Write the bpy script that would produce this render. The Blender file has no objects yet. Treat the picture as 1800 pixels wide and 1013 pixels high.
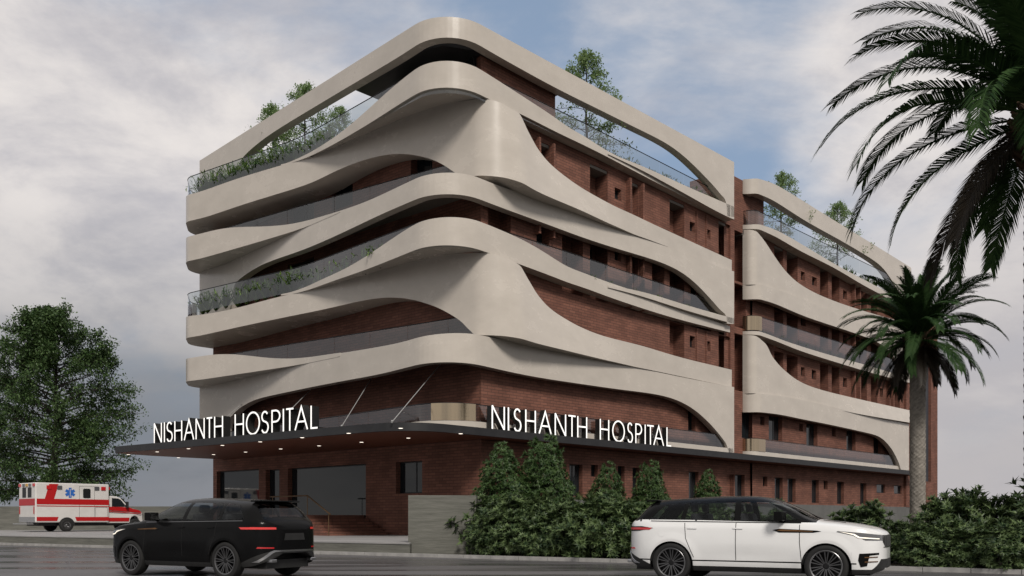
import bpy, bmesh, math, random
import numpy as np
from mathutils import Vector, Matrix
from mathutils.bvhtree import BVHTree

random.seed(7)
SC = bpy.context.scene
COL = SC.collection
R = math.radians

# ------------------------------------------------------------------ survey of the site
# The photographer stands at the origin, 1.25 m above the road, looking along +Y (focal length F in photo pixels).
# The building has its own axes: a runs along the right-hand facade, b along the left-hand one, from corner C.
F, CX, HY, CZ = 1543.0, 900.0, 911.0, 1.25
CXW, CYW, K = -2.78, 36.6, math.sqrt(.5)
def ab2w(a, b): return CXW + (a - b) * K, CYW + (a + b) * K
def w2ab(x, y): return ((x - CXW) + (y - CYW)) * K, (-(x - CXW) + (y - CYW)) * K
def px_of(a, b):
    x, y = ab2w(a, b); return CX + F * x / y
def z_of(a, b, py):
    x, y = ab2w(a, b); return CZ + (HY - py) * y / F
def on_line(p0, p1, px):
    """distance along the wall line p0->p1 (a,b) at which it is seen at photo column px"""
    m = (px - CX) / F
    x0, y0 = ab2w(*p0); x1, y1 = ab2w(*p1)
    L = math.hypot(x1 - x0, y1 - y0); dx, dy = (x1 - x0) / L, (y1 - y0) / L
    return (m * y0 - x0) / (dx - m * dy)

def pchip(pts):
    """monotone cubic through points (x,y)"""
    pts = sorted(pts); xs = np.array([p[0] for p in pts], float); ys = np.array([p[1] for p in pts], float)
    h = np.diff(xs); d = np.diff(ys) / h; n = len(xs); m = np.zeros(n)
    if n == 2: m[:] = d[0]
    else:
        for i in range(1, n - 1):
            if d[i-1] * d[i] > 0:
                w1 = 2 * h[i] + h[i-1]; w2 = h[i] + 2 * h[i-1]
                m[i] = (w1 + w2) / (w1 / d[i-1] + w2 / d[i])
        m[0], m[-1] = d[0], d[-1]
    def f(x):
        x = min(max(x, xs[0]), xs[-1])
        i = int(min(max(np.searchsorted(xs, x) - 1, 0), n - 2))
        t = (x - xs[i]) / h[i]
        return float((2*t**3 - 3*t*t + 1) * ys[i] + (t**3 - 2*t*t + t) * h[i] * m[i] + (3*t*t - 2*t**3) * ys[i+1] + (t**3 - t*t) * h[i] * m[i+1])
    return f

# ------------------------------------------------------------------ mesh helpers
class MB:
    def __init__(s): s.v = []; s.f = []; s.uv = []; s.m = []; s.mi = 0
    def add(s, vs, fs, uvs=None):
        o = len(s.v); s.v += [tuple(p) for p in vs]
        for i, f in enumerate(fs):
            s.f.append(tuple(o + j for j in f)); s.m.append(s.mi)
            s.uv.append(uvs[i] if uvs else None)
    def quad(s, p, uv=None): s.add(p, [tuple(range(len(p)))], [uv] if uv else None)
    def box(s, x0, x1, y0, y1, z0, z1, M=None):
        vs = [(x, y, z) for z in (z0, z1) for y in (y0, y1) for x in (x0, x1)]
        if M is not None: vs = [tuple(M @ Vector(p)) for p in vs]
        s.add(vs, [(0,2,3,1), (4,5,7,6), (0,1,5,4), (2,6,7,3), (0,4,6,2), (1,3,7,5)])
    def prism(s, poly, z0, z1, z1f=None):
        n = len(poly)
        s.add([(p[0], p[1], z0) for p in poly] + [(p[0], p[1], z1) for p in poly],
              [tuple(range(n))[::-1], tuple(range(n, 2*n))] + [(i, (i+1) % n, n + (i+1) % n, n + i) for i in range(n)])
    def tube(s, pts, r, n=8, cap=True):
        pts = [Vector(p) for p in pts]; rs = r if isinstance(r, (list, tuple)) else [r] * len(pts)
        o = len(s.v); fs = []; vs = []
        up = None
        for i, p in enumerate(pts):
            d = (pts[min(i+1, len(pts)-1)] - pts[max(i-1, 0)]).normalized()
            if up is None:
                up = Vector((0, 0, 1)) if abs(d.z) < .9 else Vector((1, 0, 0))
            x = d.cross(up)
            if x.length < 1e-5: x = d.cross(Vector((1, .3, .2)))
            x.normalize(); y = x.cross(d).normalized(); up = y
            for k in range(n):
                a = 2 * math.pi * k / n
                vs.append(p + x * math.cos(a) * rs[i] + y * math.sin(a) * rs[i])
        for i in range(len(pts) - 1):
            for k in range(n):
                fs.append((i*n+k, i*n+(k+1) % n, (i+1)*n+(k+1) % n, (i+1)*n+k))
        if cap: fs += [tuple(range(n))[::-1], tuple(range((len(pts)-1)*n, len(pts)*n))]
        s.add(vs, fs)
    def lathe(s, prof, M=None, n=32):
        """prof: (r, h) points turned about the local z axis"""
        vs = []
        for r, h in prof:
            for k in range(n):
                a = 2 * math.pi * k / n; vs.append(Vector((r * math.cos(a), r * math.sin(a), h)))
        if M is not None: vs = [M @ p for p in vs]
        fs = [(i*n+k, i*n+(k+1) % n, (i+1)*n+(k+1) % n, (i+1)*n+k) for i in range(len(prof)-1) for k in range(n)]
        s.add(vs, fs)
    def build(s, name, mats, parent=None, smooth=None, fix=True, bevel=0):
        me = bpy.data.meshes.new(name)
        me.from_pydata(s.v, [], s.f)
        mats = mats if isinstance(mats, (list, tuple)) else [mats]
        for m in mats: me.materials.append(m)
        if len(mats) > 1: me.polygons.foreach_set('material_index', s.m)
        if fix:
            bm = bmesh.new(); bm.from_mesh(me)
            bmesh.ops.recalc_face_normals(bm, faces=bm.faces); bm.to_mesh(me); bm.free()
        if mats[0] is M.get('brick'):
            ul = me.uv_layers.new(name='UVMap')
            for p in me.polygons:
                n = p.normal
                for li in p.loop_indices:
                    c = me.vertices[me.loops[li].vertex_index].co
                    ul.data[li].uv = (c.x, c.y) if abs(n.z) > .7 else ((c.y if abs(n.x) > abs(n.y) else c.x), c.z)
        if smooth:
            me.shade_smooth(); me.set_sharp_from_angle(angle=R(smooth))
        me.update()
        o = bpy.data.objects.new(name, me); COL.objects.link(o)
        if parent is not None: o.parent = parent
        if bevel:
            b = o.modifiers.new('Bevel', 'BEVEL'); b.width = bevel; b.segments = 2; b.limit_method = 'ANGLE'; b.angle_limit = R(40)
        return o

def tag(o, label=None, cat=None, group=None, kind=None):
    if label: o['label'] = label
    if cat: o['category'] = cat
    if group: o['group'] = group
    if kind: o['kind'] = kind
    return o
def empty(name, loc=(0, 0, 0), rz=0):
    o = bpy.data.objects.new(name, None); COL.objects.link(o)
    o.location = loc; o.rotation_euler = (0, 0, rz); o.empty_display_size = .3
    return o
def copy_tree(o, parent=None):
    c = o.copy(); COL.objects.link(c)
    if parent is not None: c.parent = parent
    for ch in list(o.children): copy_tree(ch, c)
    return c

# ------------------------------------------------------------------ materials
def mat(name, col=(.5, .5, .5), rough=.6, metal=0, spec=.5, emit=None, es=1, coat=0, alpha=None):
    m = bpy.data.materials.new(name); m.use_nodes = True
    b = m.node_tree.nodes['Principled BSDF']
    b.inputs['Base Color'].default_value = (*col, 1); b.inputs['Roughness'].default_value = rough
    b.inputs['Metallic'].default_value = metal; b.inputs['Specular IOR Level'].default_value = spec
    b.inputs['Coat Weight'].default_value = coat; b.inputs['Coat Roughness'].default_value = .04
    if emit: b.inputs['Emission Color'].default_value = (*emit, 1); b.inputs['Emission Strength'].default_value = es
    return m
def nd(m, t, **kw):
    n = m.node_tree.nodes.new(t)
    for k_, v in kw.items():
        if k_ in n.inputs: n.inputs[k_].default_value = v
        else: setattr(n, k_, v)
    return n
def ln(m, a, b): m.node_tree.links.new(a, b)
def P(m): return m.node_tree.nodes['Principled BSDF']
def mottled(m, c0, c1, scale=1.5, detail=6, coord='Object', stretch=(1, 1, 1), bump=0, bscale=20, rough=None, lo=.35, hi=.65):
    tc = nd(m, 'ShaderNodeTexCoord'); mp = nd(m, 'ShaderNodeMapping'); mp.inputs['Scale'].default_value = stretch
    ln(m, tc.outputs[coord], mp.inputs['Vector'])
    nz = nd(m, 'ShaderNodeTexNoise'); nz.inputs['Scale'].default_value = scale; nz.inputs['Detail'].default_value = detail; nz.inputs['Roughness'].default_value = .65
    ln(m, mp.outputs[0], nz.inputs['Vector'])
    cr = nd(m, 'ShaderNodeValToRGB'); cr.color_ramp.elements[0].position = lo; cr.color_ramp.elements[1].position = hi
    cr.color_ramp.elements[0].color = (*c0, 1); cr.color_ramp.elements[1].color = (*c1, 1)
    ln(m, nz.outputs['Fac'], cr.inputs['Fac']); ln(m, cr.outputs['Color'], P(m).inputs['Base Color'])
    if rough:
        mr = nd(m, 'ShaderNodeMapRange'); mr.inputs['From Min'].default_value = lo; mr.inputs['From Max'].default_value = hi
        mr.inputs['To Min'].default_value, mr.inputs['To Max'].default_value = rough
        ln(m, nz.outputs['Fac'], mr.inputs['Value']); ln(m, mr.outputs[0], P(m).inputs['Roughness'])
    if bump:
        n2 = nd(m, 'ShaderNodeTexNoise'); n2.inputs['Scale'].default_value = bscale; n2.inputs['Detail'].default_value = 5
        ln(m, mp.outputs[0], n2.inputs['Vector'])
        bp = nd(m, 'ShaderNodeBump'); bp.inputs['Strength'].default_value = bump; bp.inputs['Distance'].default_value = .02
        ln(m, n2.outputs['Fac'], bp.inputs['Height']); ln(m, bp.outputs[0], P(m).inputs['Normal'])
    return m

M = {}
M['cream'] = mottled(mat('cream_plaster', rough=.30, spec=.5), (.495, .45, .40), (.565, .515, .46), scale=.55, stretch=(1, 1, 1.6), detail=8, bump=.05, bscale=9, rough=(.235, .285))
def brick_mat(name, c1, c2, mortar, off=0):
    m = mat(name, rough=.75, spec=.3)
    uv = nd(m, 'ShaderNodeUVMap'); uv.uv_map = 'UVMap'
    br = nd(m, 'ShaderNodeTexBrick'); br.inputs['Scale'].default_value = 1
    br.inputs['Brick Width'].default_value = .46; br.inputs['Row Height'].default_value = .135
    br.inputs['Mortar Size'].default_value = .013; br.inputs['Mortar Smooth'].default_value = .3; br.inputs['Bias'].default_value = -.1
    br.inputs['Color1'].default_value = (*c1, 1); br.inputs['Color2'].default_value = (*c2, 1); br.inputs['Mortar'].default_value = (*mortar, 1)
    ln(m, uv.outputs[0], br.inputs['Vector'])
    nz = nd(m, 'ShaderNodeTexNoise'); nz.inputs['Scale'].default_value = .8; nz.inputs['Detail'].default_value = 8
    ln(m, uv.outputs[0], nz.inputs['Vector'])
    mr = nd(m, 'ShaderNodeMapRange'); mr.inputs['From Min'].default_value = .3; mr.inputs['From Max'].default_value = .7
    mr.inputs['To Min'].default_value = .78; mr.inputs['To Max'].default_value = 1.2; ln(m, nz.outputs['Fac'], mr.inputs['Value'])
    mx = nd(m, 'ShaderNodeMix', data_type='RGBA', blend_type='MULTIPLY'); mx.inputs['Factor'].default_value = 1
    ln(m, br.outputs['Color'], mx.inputs[6]); ln(m, mr.outputs[0], mx.inputs[7])
    ln(m, mx.outputs[2], P(m).inputs['Base Color'])
    bp = nd(m, 'ShaderNodeBump'); bp.inputs['Strength'].default_value = .6; bp.inputs['Distance'].default_value = .012; bp.invert = True
    ln(m, br.outputs['Fac'], bp.inputs['Height']); ln(m, bp.outputs[0], P(m).inputs['Normal'])
    return m
M['brick'] = brick_mat('red_brick', (.215, .094, .066), (.148, .064, .046), (.085, .046, .036))
M['dark_frame'] = mat('dark_window_frame', (.012, .012, .013), .4)
M['pane'] = mat('window_pane', (.014, .018, .021), .04, spec=.5)
M['void'] = mat('dark_interior', (.012, .011, .010), .8)
M['fascia'] = mottled(mat('charcoal_fascia', rough=.45), (.013, .013, .015), (.020, .020, .022), scale=2)
M['soffit'] = mottled(mat('brown_soffit', rough=.5), (.12, .036, .019), (.16, .050, .026), scale=2.5, stretch=(1, 12, 1))
M['concrete'] = mottled(mat('board_marked_concrete', rough=.85, spec=.25), (.105, .105, .092), (.165, .163, .145), scale=1.6, stretch=(.6, .6, 7), bump=.5, bscale=6, detail=9)
M['base'] = mottled(mat('grey_render', rough=.85, spec=.25), (.115, .115, .112), (.145, .145, .142), scale=1.0, detail=8, bump=.2)
M['slab'] = mat('slab_concrete', (.17, .15, .135), .8)
M['blue_strip'] = mottled(mat('slate_cladding', rough=.5), (.040, .044, .055), (.050, .055, .066), scale=1)
M['steel'] = mat('rod_steel', (.42, .42, .42), .4, metal=.3)
M['rail'] = mat('rail_metal', (.02, .02, .022), .35, metal=.5)
M['brass'] = mat('brass_rail', (.13, .075, .035), .4, metal=.5)
M['glass_sheen_panel'] = mat('corner_glass_sheen', (.50, .40, .28), .14, metal=.95)  # warm reflection of the bent balcony glass, put into a metal colour
M['lamp'] = mat('downlight_lens', (.9, .85, .8), .4, emit=(1, .88, .75), es=1.6)
M['letter'] = mat('lit_letter_face', (.85, .85, .83), .4, emit=(1, .97, .93), es=.62)
M['letter_side'] = mat('letter_return', (.012, .012, .012), .45)
def glass_mat(name, tint, fac, rough=.03, gain=1.0):
    m = bpy.data.materials.new(name); m.use_nodes = True; nt = m.node_tree; nt.nodes.clear()
    out = nd(m, 'ShaderNodeOutputMaterial'); tr = nd(m, 'ShaderNodeBsdfTransparent'); tr.inputs['Color'].default_value = (*tint, 1)
    gl = nd(m, 'ShaderNodeBsdfGlossy'); gl.inputs['Roughness'].default_value = rough; gl.inputs['Color'].default_value = (.9, .92, .95, 1)
    fr = nd(m, 'ShaderNodeFresnel'); fr.inputs['IOR'].default_value = 1.5
    ad = nd(m, 'ShaderNodeMath', operation='ADD'); ad.inputs[1].default_value = fac; ad.use_clamp = True
    mx = nd(m, 'ShaderNodeMixShader'); ln(m, fr.outputs[0], ad.inputs[0]); gn = nd(m, 'ShaderNodeMath', operation='MULTIPLY'); gn.inputs[1].default_value = gain; ln(m, ad.outputs[0], gn.inputs[0]); ln(m, gn.outputs[0], mx.inputs[0])
    ln(m, tr.outputs[0], mx.inputs[1]); ln(m, gl.outputs[0], mx.inputs[2]); ln(m, mx.outputs[0], out.inputs['Surface'])
    return m
M['glass'] = glass_mat('balustrade_glass', (.69, .74, .75), .08, .09)
M['car_glass'] = glass_mat('car_glass', (.74, .77, .78), .0, .01, .55)

# ------------------------------------------------------------------ plan paths and facade bands
def fillet(pts):
    """pts: (a, b, radius) -> dense polyline"""
    out = []
    n = len(pts)
    for i, (a, b, r) in enumerate(pts):
        p = Vector((a, b))
        if r <= 0 or i in (0, n - 1): out.append(p); continue
        d0 = (Vector(pts[i-1][:2]) - p).normalized(); d1 = (Vector(pts[i+1][:2]) - p).normalized()
        ang = d0.angle(d1); t = r / math.tan(ang / 2)
        c = p + (d0 + d1).normalized() * (r / math.sin(ang / 2))
        s, e = p + d0 * t, p + d1 * t
        v0, v1 = s - c, e - c
        tot = v0.angle_signed(v1)
        for k in range(13):
            w = -tot * k / 12
            out.append(c + Vector((v0.x * math.cos(w) - v0.y * math.sin(w), v0.x * math.sin(w) + v0.y * math.cos(w))))
    return out
def resample(pl, ds=.12):
    out = [pl[0]]
    for p, q in zip(pl, pl[1:]):
        L = (q - p).length
        if L < 1e-6: continue
        n = max(1, int(math.ceil(L / ds)))
        out += [p.lerp(q, (k + 1) / n) for k in range(n)]
    return out
def normals(pl):
    out = []
    for i in range(len(pl)):
        d = (pl[min(i+1, len(pl)-1)] - pl[max(i-1, 0)]).normalized(); out.append(Vector((d.y, -d.x)))
    return out
def brick_a(b): return 2.6 - .081 * (b - .6)          # the left-hand brick wall is not quite parallel to the front frame
def zs_along(pl, curve):
    """heights along a plan path from a curve given in photo pixels; past the silhouette the last height is held"""
    n = len(pl); xs = [px_of(p.x, p.y) for p in pl]
    i0 = int(np.argmin(xs)); zs = [0.0] * n
    for i in range(n):
        if i >= i0: zs[i] = z_of(pl[i].x, pl[i].y, curve(xs[i]))
    for i in range(i0): zs[i] = zs[i0]
    # ease out survey wobble where the edge is nearly level (arched ends keep their shape)
    Z = np.array(zs); S = np.array([0.0] + [(q - p).length for p, q in zip(pl, pl[1:])]).cumsum()
    sl = np.array([abs(Z[min(i+1, n-1)] - Z[max(i-1, 0)]) / max(S[min(i+1, n-1)] - S[max(i-1, 0)], 1e-6) for i in range(n)])
    steep = S[sl > .85]; near = np.array([np.abs(steep - q).min() if len(steep) else 9.0 for q in S])
    for _ in range(2):
        out = Z.copy()
        for i in range(n):
            sg = min(.75, .35 * near[i], .5 * (S[i] - S[0]), .5 * (S[-1] - S[i]))
            if sg < .05: continue
            w = np.exp(-.5 * ((S - S[i]) / sg) ** 2); out[i] = (w * Z).sum() / w.sum()
        Z = out
    return list(Z)
def clip_path(pl, x0, x1):
    xs = [px_of(p.x, p.y) for p in pl]; i0 = int(np.argmin(xs))
    return [p for i, p in enumerate(pl) if (x0 <= xs[i] <= x1 and i >= i0) or (i < i0 and x0 <= xs[i0])]

def band(name, path, top, bot, x0=-1e9, x1=1e9, thick=.22, slab=None, flare=None, parent=None, m='cream', back=None, ds=.12, join=None):
    """a solid wall strip along a plan path; top / bot: curves in photo pixels (or a height when a float).
    slab: its underside runs back to the brick wall; flare: extra outward lean of the bottom edge."""
    pl = clip_path(resample(path, ds), x0, x1); nn = normals(pl)
    lo = pl if flare is None else [p + n * flare(p) for p, n in zip(pl, nn)]
    zt = [top] * len(pl) if isinstance(top, (int, float)) else zs_along(pl, top)
    zb = [bot] * len(pl) if isinstance(bot, (int, float)) else zs_along(lo, bot)
    mb = MB(); rings = []
    for i, p in enumerate(pl):
        t, b_ = zt[i], zb[i]
        if t - b_ < .008: t = b_ + .008
        q = lo[i]; ip = p - nn[i] * thick
        if slab:
            back_p = Vector((max(q.x, brick_a(q.y) if q.y > .6 else 2.6), max(q.y, .6))) if back is None else back(q)
            h = min(.18, (t - b_) * .5); zk = b_
            if join is not None:
                jb = join(px_of(q.x, q.y))
                if jb: back_p, zk = Vector(jb[:2]), jb[2]
            if (back_p - q).length < thick + .05:
                iq = q - nn[i] * thick
                rings.append([(p.x, p.y, t), (q.x, q.y, b_), (iq.x, iq.y, b_), (iq.x, iq.y, b_ + h), (ip.x, ip.y, b_ + h), (ip.x, ip.y, t)])
            else:
                rings.append([(p.x, p.y, t), (q.x, q.y, b_), (back_p.x, back_p.y, zk), (back_p.x, back_p.y, zk + h), (ip.x, ip.y, b_ + h), (ip.x, ip.y, t)])
        else:
            iq = q - nn[i] * thick
            rings.append([(p.x, p.y, t), (q.x, q.y, b_), (iq.x, iq.y, b_), (ip.x, ip.y, t)])
    n = len(rings[0]); vs = [v for r_ in rings for v in r_]
    fs = [(i*n+k, i*n+(k+1) % n, (i+1)*n+(k+1) % n, (i+1)*n+k) for i in range(len(rings)-1) for k in range(n)]
    fs += [tuple(range(n))[::-1], tuple(range((len(rings)-1)*n, len(rings)*n))]
    mb.add(vs, fs)
    return mb.build(name, M[m], parent, smooth=32)

def railing(path, z_bottom, z_top, x0, x1, parent, off=.1, panel=2.4):
    """sheet-glass balustrade with a thin dark handrail"""
    pl = clip_path(resample(path, .15), x0, x1); nn = normals(pl)
    pl = [p - n * off for p, n in zip(pl, nn)]
    g = MB(); n = len(pl)
    seg = max(1, int(panel / .15)); i = 0
    while i < n - 1:
        j = min(n - 1, i + seg)
        vs = []
        idx = list(range(i, j + 1))
        for q in idx: vs += [(pl[q].x, pl[q].y, z_bottom), (pl[q].x, pl[q].y, z_top)]
        if j < n - 1:   # narrow open joint
            e = pl[j].lerp(pl[j-1], .12); vs[-2] = (e.x, e.y, z_bottom); vs[-1] = (e.x, e.y, z_top)
        g.add(vs, [(2*k, 2*k+2, 2*k+3, 2*k+1) for k in range(len(idx)-1)])
        i = j
    o = g.build('glass_railing', M['glass'], parent, smooth=30, fix=False)
    h = MB(); h.tube([(p.x, p.y, z_top + .012) for p in pl], .022, 6)
    h.build('handrail', M['rail'], o, smooth=40)
    return o

def wall_panel(mb, p0, p1, z0, z1, holes, back_mi=None):
    """brick sheet from p0 to p1 (a,b) with rectangular recesses (u0,u1,za,zb,depth,closed); outward is to the right of p0->p1 turned by -90"""
    p0, p1 = Vector(p0), Vector(p1); L = (p1 - p0).length; d = (p1 - p0) / L; nrm = Vector((d.y, -d.x))
    us = sorted({0.0, L} | {h[0] for h in holes} | {h[1] for h in holes}); zz = sorted({z0, z1} | {h[2] for h in holes} | {h[3] for h in holes})
    us = [u for u in us if 0 <= u <= L]; zz = [z for z in zz if z0 <= z <= z1]
    def pt(u, z, dep=0):
        q = p0 + d * u - nrm * dep; return (q.x, q.y, z)
    for u0, u1 in zip(us, us[1:]):
        run = None
        for za, zb in zip(zz, zz[1:]):
            um, zm = (u0+u1)/2, (za+zb)/2
            if any(h[0] < um < h[1] and h[2] < zm < h[3] for h in holes): continue
            mb.quad([pt(u0, za), pt(u1, za), pt(u1, zb), pt(u0, zb)], [(u0, za), (u1, za), (u1, zb), (u0, zb)])
    for (u0, u1, za, zb, dep, closed) in holes:
        for (ua, z_a, ub, z_b) in ((u0, za, u0, zb), (u1, zb, u1, za), (u0, zb, u1, zb), (u1, za, u0, za)):
            mb.quad([pt(ua, z_a), pt(ub, z_b), pt(ub, z_b, dep), pt(ua, z_a, dep)],
                    [(ua, z_a), (ub, z_b), (ub + (dep if ua == ub else 0), z_b + (0 if ua == ub else dep)), (ua + (dep if ua == ub else 0), z_a + (0 if ua == ub else dep))])
        if closed: mb.quad([pt(u0, za, dep), pt(u1, za, dep), pt(u1, zb, dep), pt(u0, zb, dep)], [(u0, za), (u1, za), (u1, zb), (u0, zb)])

def window(p0, p1, u0, u1, za, zb, dep, parent, mull=(), t=.06, name='window'):
    """dark frame set at depth dep in a wall, with one pane behind its bars"""
    p0, p1 = Vector(p0), Vector(p1); d = (p1 - p0).normalized(); nrm = Vector((d.y, -d.x))
    A = Matrix(((d.x, -nrm.x, 0, p0.x), (d.y, -nrm.y, 0, p0.y), (0, 0, 1, 0), (0, 0, 0, 1)))
    f = MB()
    e = .003
    f.box(u0+e, u0+t, dep-.06, dep, za+e, zb-e, A); f.box(u1-t, u1-e, dep-.06, dep, za+e, zb-e, A)
    f.box(u0+t, u1-t, dep-.06, dep, za+e, za+t, A); f.box(u0+t, u1-t, dep-.06, dep, zb-t, zb-e, A)
    for q in mull:
        uc = u0 + (u1-u0)*q; f.box(uc-t*.45, uc+t*.45, dep-.055, dep, za+t, zb-t, A)
    o = f.build(name, M['dark_frame'], parent)
    g = MB(); g.box(u0+e, u1-e, dep-.03, dep-.012, za+e, zb-e, A)
    g.build('pane', M['pane'], o)
    return o
# ================================================================== camera, light, sky
cam = bpy.data.cameras.new('camera'); co = bpy.data.objects.new('camera', cam); COL.objects.link(co)
co.location = (0, 0, CZ); co.rotation_euler = (R(90), 0, 0)
cam.sensor_width = 36; cam.lens = F / 1800 * 36; cam.shift_y = (HY - 506.5) / 1800; cam.clip_end = 3000
SC.camera = co
SUN_AZ, SUN_EL = R(17), R(42)        # behind the photographer, a little to the right
sd = Vector((math.sin(SUN_AZ) * math.cos(SUN_EL), -math.cos(SUN_AZ) * math.cos(SUN_EL), math.sin(SUN_EL)))
sl = bpy.data.lights.new('sun', 'SUN'); so = bpy.data.objects.new('sun', sl); COL.objects.link(so)
sl.energy = 2.55; sl.angle = R(14); sl.color = (1, .94, .86)
so.rotation_euler = sd.to_track_quat('Z', 'Y').to_euler()
W = bpy.data.worlds.new('World'); SC.world = W; W.use_nodes = True
nt = W.node_tree; bg = nt.nodes['Background']
def wn(t, **kw):
    n = nt.nodes.new(t)
    for k_, v in kw.items(): setattr(n, k_, v)
    return n
def wl(a, b): nt.links.new(a, b)
def wmath(op, a, b=None, clamp=False):
    n = wn('ShaderNodeMath', operation=op, use_clamp=clamp)
    for i, v in enumerate((a, b)):
        if v is None: continue
        if isinstance(v, (int, float)): n.inputs[i].default_value = v
        else: wl(v, n.inputs[i])
    return n.outputs[0]
def wmap(v, a, b, c, d):
    n = wn('ShaderNodeMapRange', interpolation_type='SMOOTHSTEP'); wl(v, n.inputs['Value'])
    for k_, x in zip(('From Min', 'From Max', 'To Min', 'To Max'), (a, b, c, d)): n.inputs[k_].default_value = x
    return n.outputs[0]
def wmix(f, a, b):
    n = wn('ShaderNodeMix', data_type='RGBA')
    if isinstance(f, (int, float)): n.inputs[0].default_value = f
    else: wl(f, n.inputs[0])
    for i, v in ((6, a), (7, b)):
        if isinstance(v, tuple): n.inputs[i].default_value = (*v, 1)
        else: wl(v, n.inputs[i])
    return n.outputs[2]
sky = wn('ShaderNodeTexSky', sky_type='NISHITA'); sky.sun_disc = False
sky.sun_elevation = SUN_EL; sky.sun_rotation = math.pi - SUN_AZ; sky.altitude = 100; sky.air_density = 1.0; sky.dust_density = 1.5; sky.ozone_density = 2.0
tc = wn('ShaderNodeTexCoord'); sep = wn('ShaderNodeSeparateXYZ'); wl(tc.outputs['Generated'], sep.inputs[0])
X_, Y_, Z_ = sep.outputs
zz = wmath('ADD', wmath('MAXIMUM', Z_, 0), .42)
cmb = wn('ShaderNodeCombineXYZ'); wl(wmath('DIVIDE', X_, zz), cmb.inputs[0]); wl(wmath('DIVIDE', Y_, zz), cmb.inputs[1]); wl(wmath('MULTIPLY', Z_, 1.6), cmb.inputs[2])
def wnoise(scale, detail, rough, off, dist=0.0):
    mp = wn('ShaderNodeMapping'); mp.inputs['Location'].default_value = off; wl(cmb.outputs[0], mp.inputs['Vector'])
    n = wn('ShaderNodeTexNoise'); n.inputs['Scale'].default_value = scale; n.inputs['Detail'].default_value = detail; n.inputs['Roughness'].default_value = rough; n.inputs['Distortion'].default_value = dist
    wl(mp.outputs[0], n.inputs['Vector']); return n.outputs['Fac']
SK = 10.0                                  # cloud radiance is given in display-linear units and divided by the background strength
def c(r, g, b): return (r * SK, g * SK, b * SK)
n1 = wnoise(1.9, 9, .56, (3.1, 1.7, .4), .25)
n2 = wnoise(3.6, 8, .6, (8.2, 4.4, 2.0), .2)
n3 = wnoise(1.1, 4, .5, (1.3, 9.1, 0))
# opening in the cloud: high, ahead and to the right
bias = wmath('ADD', wmath('MULTIPLY', wmap(X_, -.30, .06, 0, 1), .22), wmath('MULTIPLY', wmap(Z_, .20, .46, 0, 1), .08))
bias = wmath('MULTIPLY', bias, wmap(X_, .24, .42, 1, .12))
bias = wmath('MULTIPLY', bias, wmap(Y_, 0, .5, 0, 1))
cover = wmap(wmath('SUBTRACT', wmath('ADD', n1, .20), bias), .40, .66, 0, 1)
blue = wmix(.65, sky.outputs['Color'], c(.30, .39, .52))
shade = wmap(n2, .36, .64, 0, 1)
cloud = wmix(shade, c(.47, .46, .49), c(.74, .70, .68))
front = wmap(Y_, -.1, .4, 0, 1)
# thick grey bank low down, darkest to the left
low = wmap(wmath('ADD', Z_, wmath('MULTIPLY', wmath('SUBTRACT', n3, .5), .34)), .07, .34, 1, 0)
lowcol = wmix(wmap(X_, -.45, .45, 0, 1), c(.165, .18, .205), c(.44, .42, .43))
skyc = wmix(cover, blue, cloud)
skyc = wmix(wmath('MULTIPLY', low, wmath('ADD', wmath('MULTIPLY', n2, .35), .72, True)), skyc, lowcol)
# bright veiled cloud around the sun, behind the photographer
back = wmix(wmap(n1, .3, .7, 0, 1), c(.36, .36, .37), c(.56, .54, .52))
skyc = wmix(front, back, skyc)
wl(skyc, bg.inputs['Color']); bg.inputs['Strength'].default_value = .1
SC.view_settings.view_transform = 'Standard'; SC.view_settings.look = 'None'; SC.view_settings.gamma = 1; SC.view_settings.exposure = .12
SC.render.engine = 'CYCLES'; SC.cycles.use_denoising = True; SC.cycles.max_bounces = 10; SC.cycles.transparent_max_bounces = 16; SC.cycles.diffuse_bounces = 1; SC.cycles.glossy_bounces = 4

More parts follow.
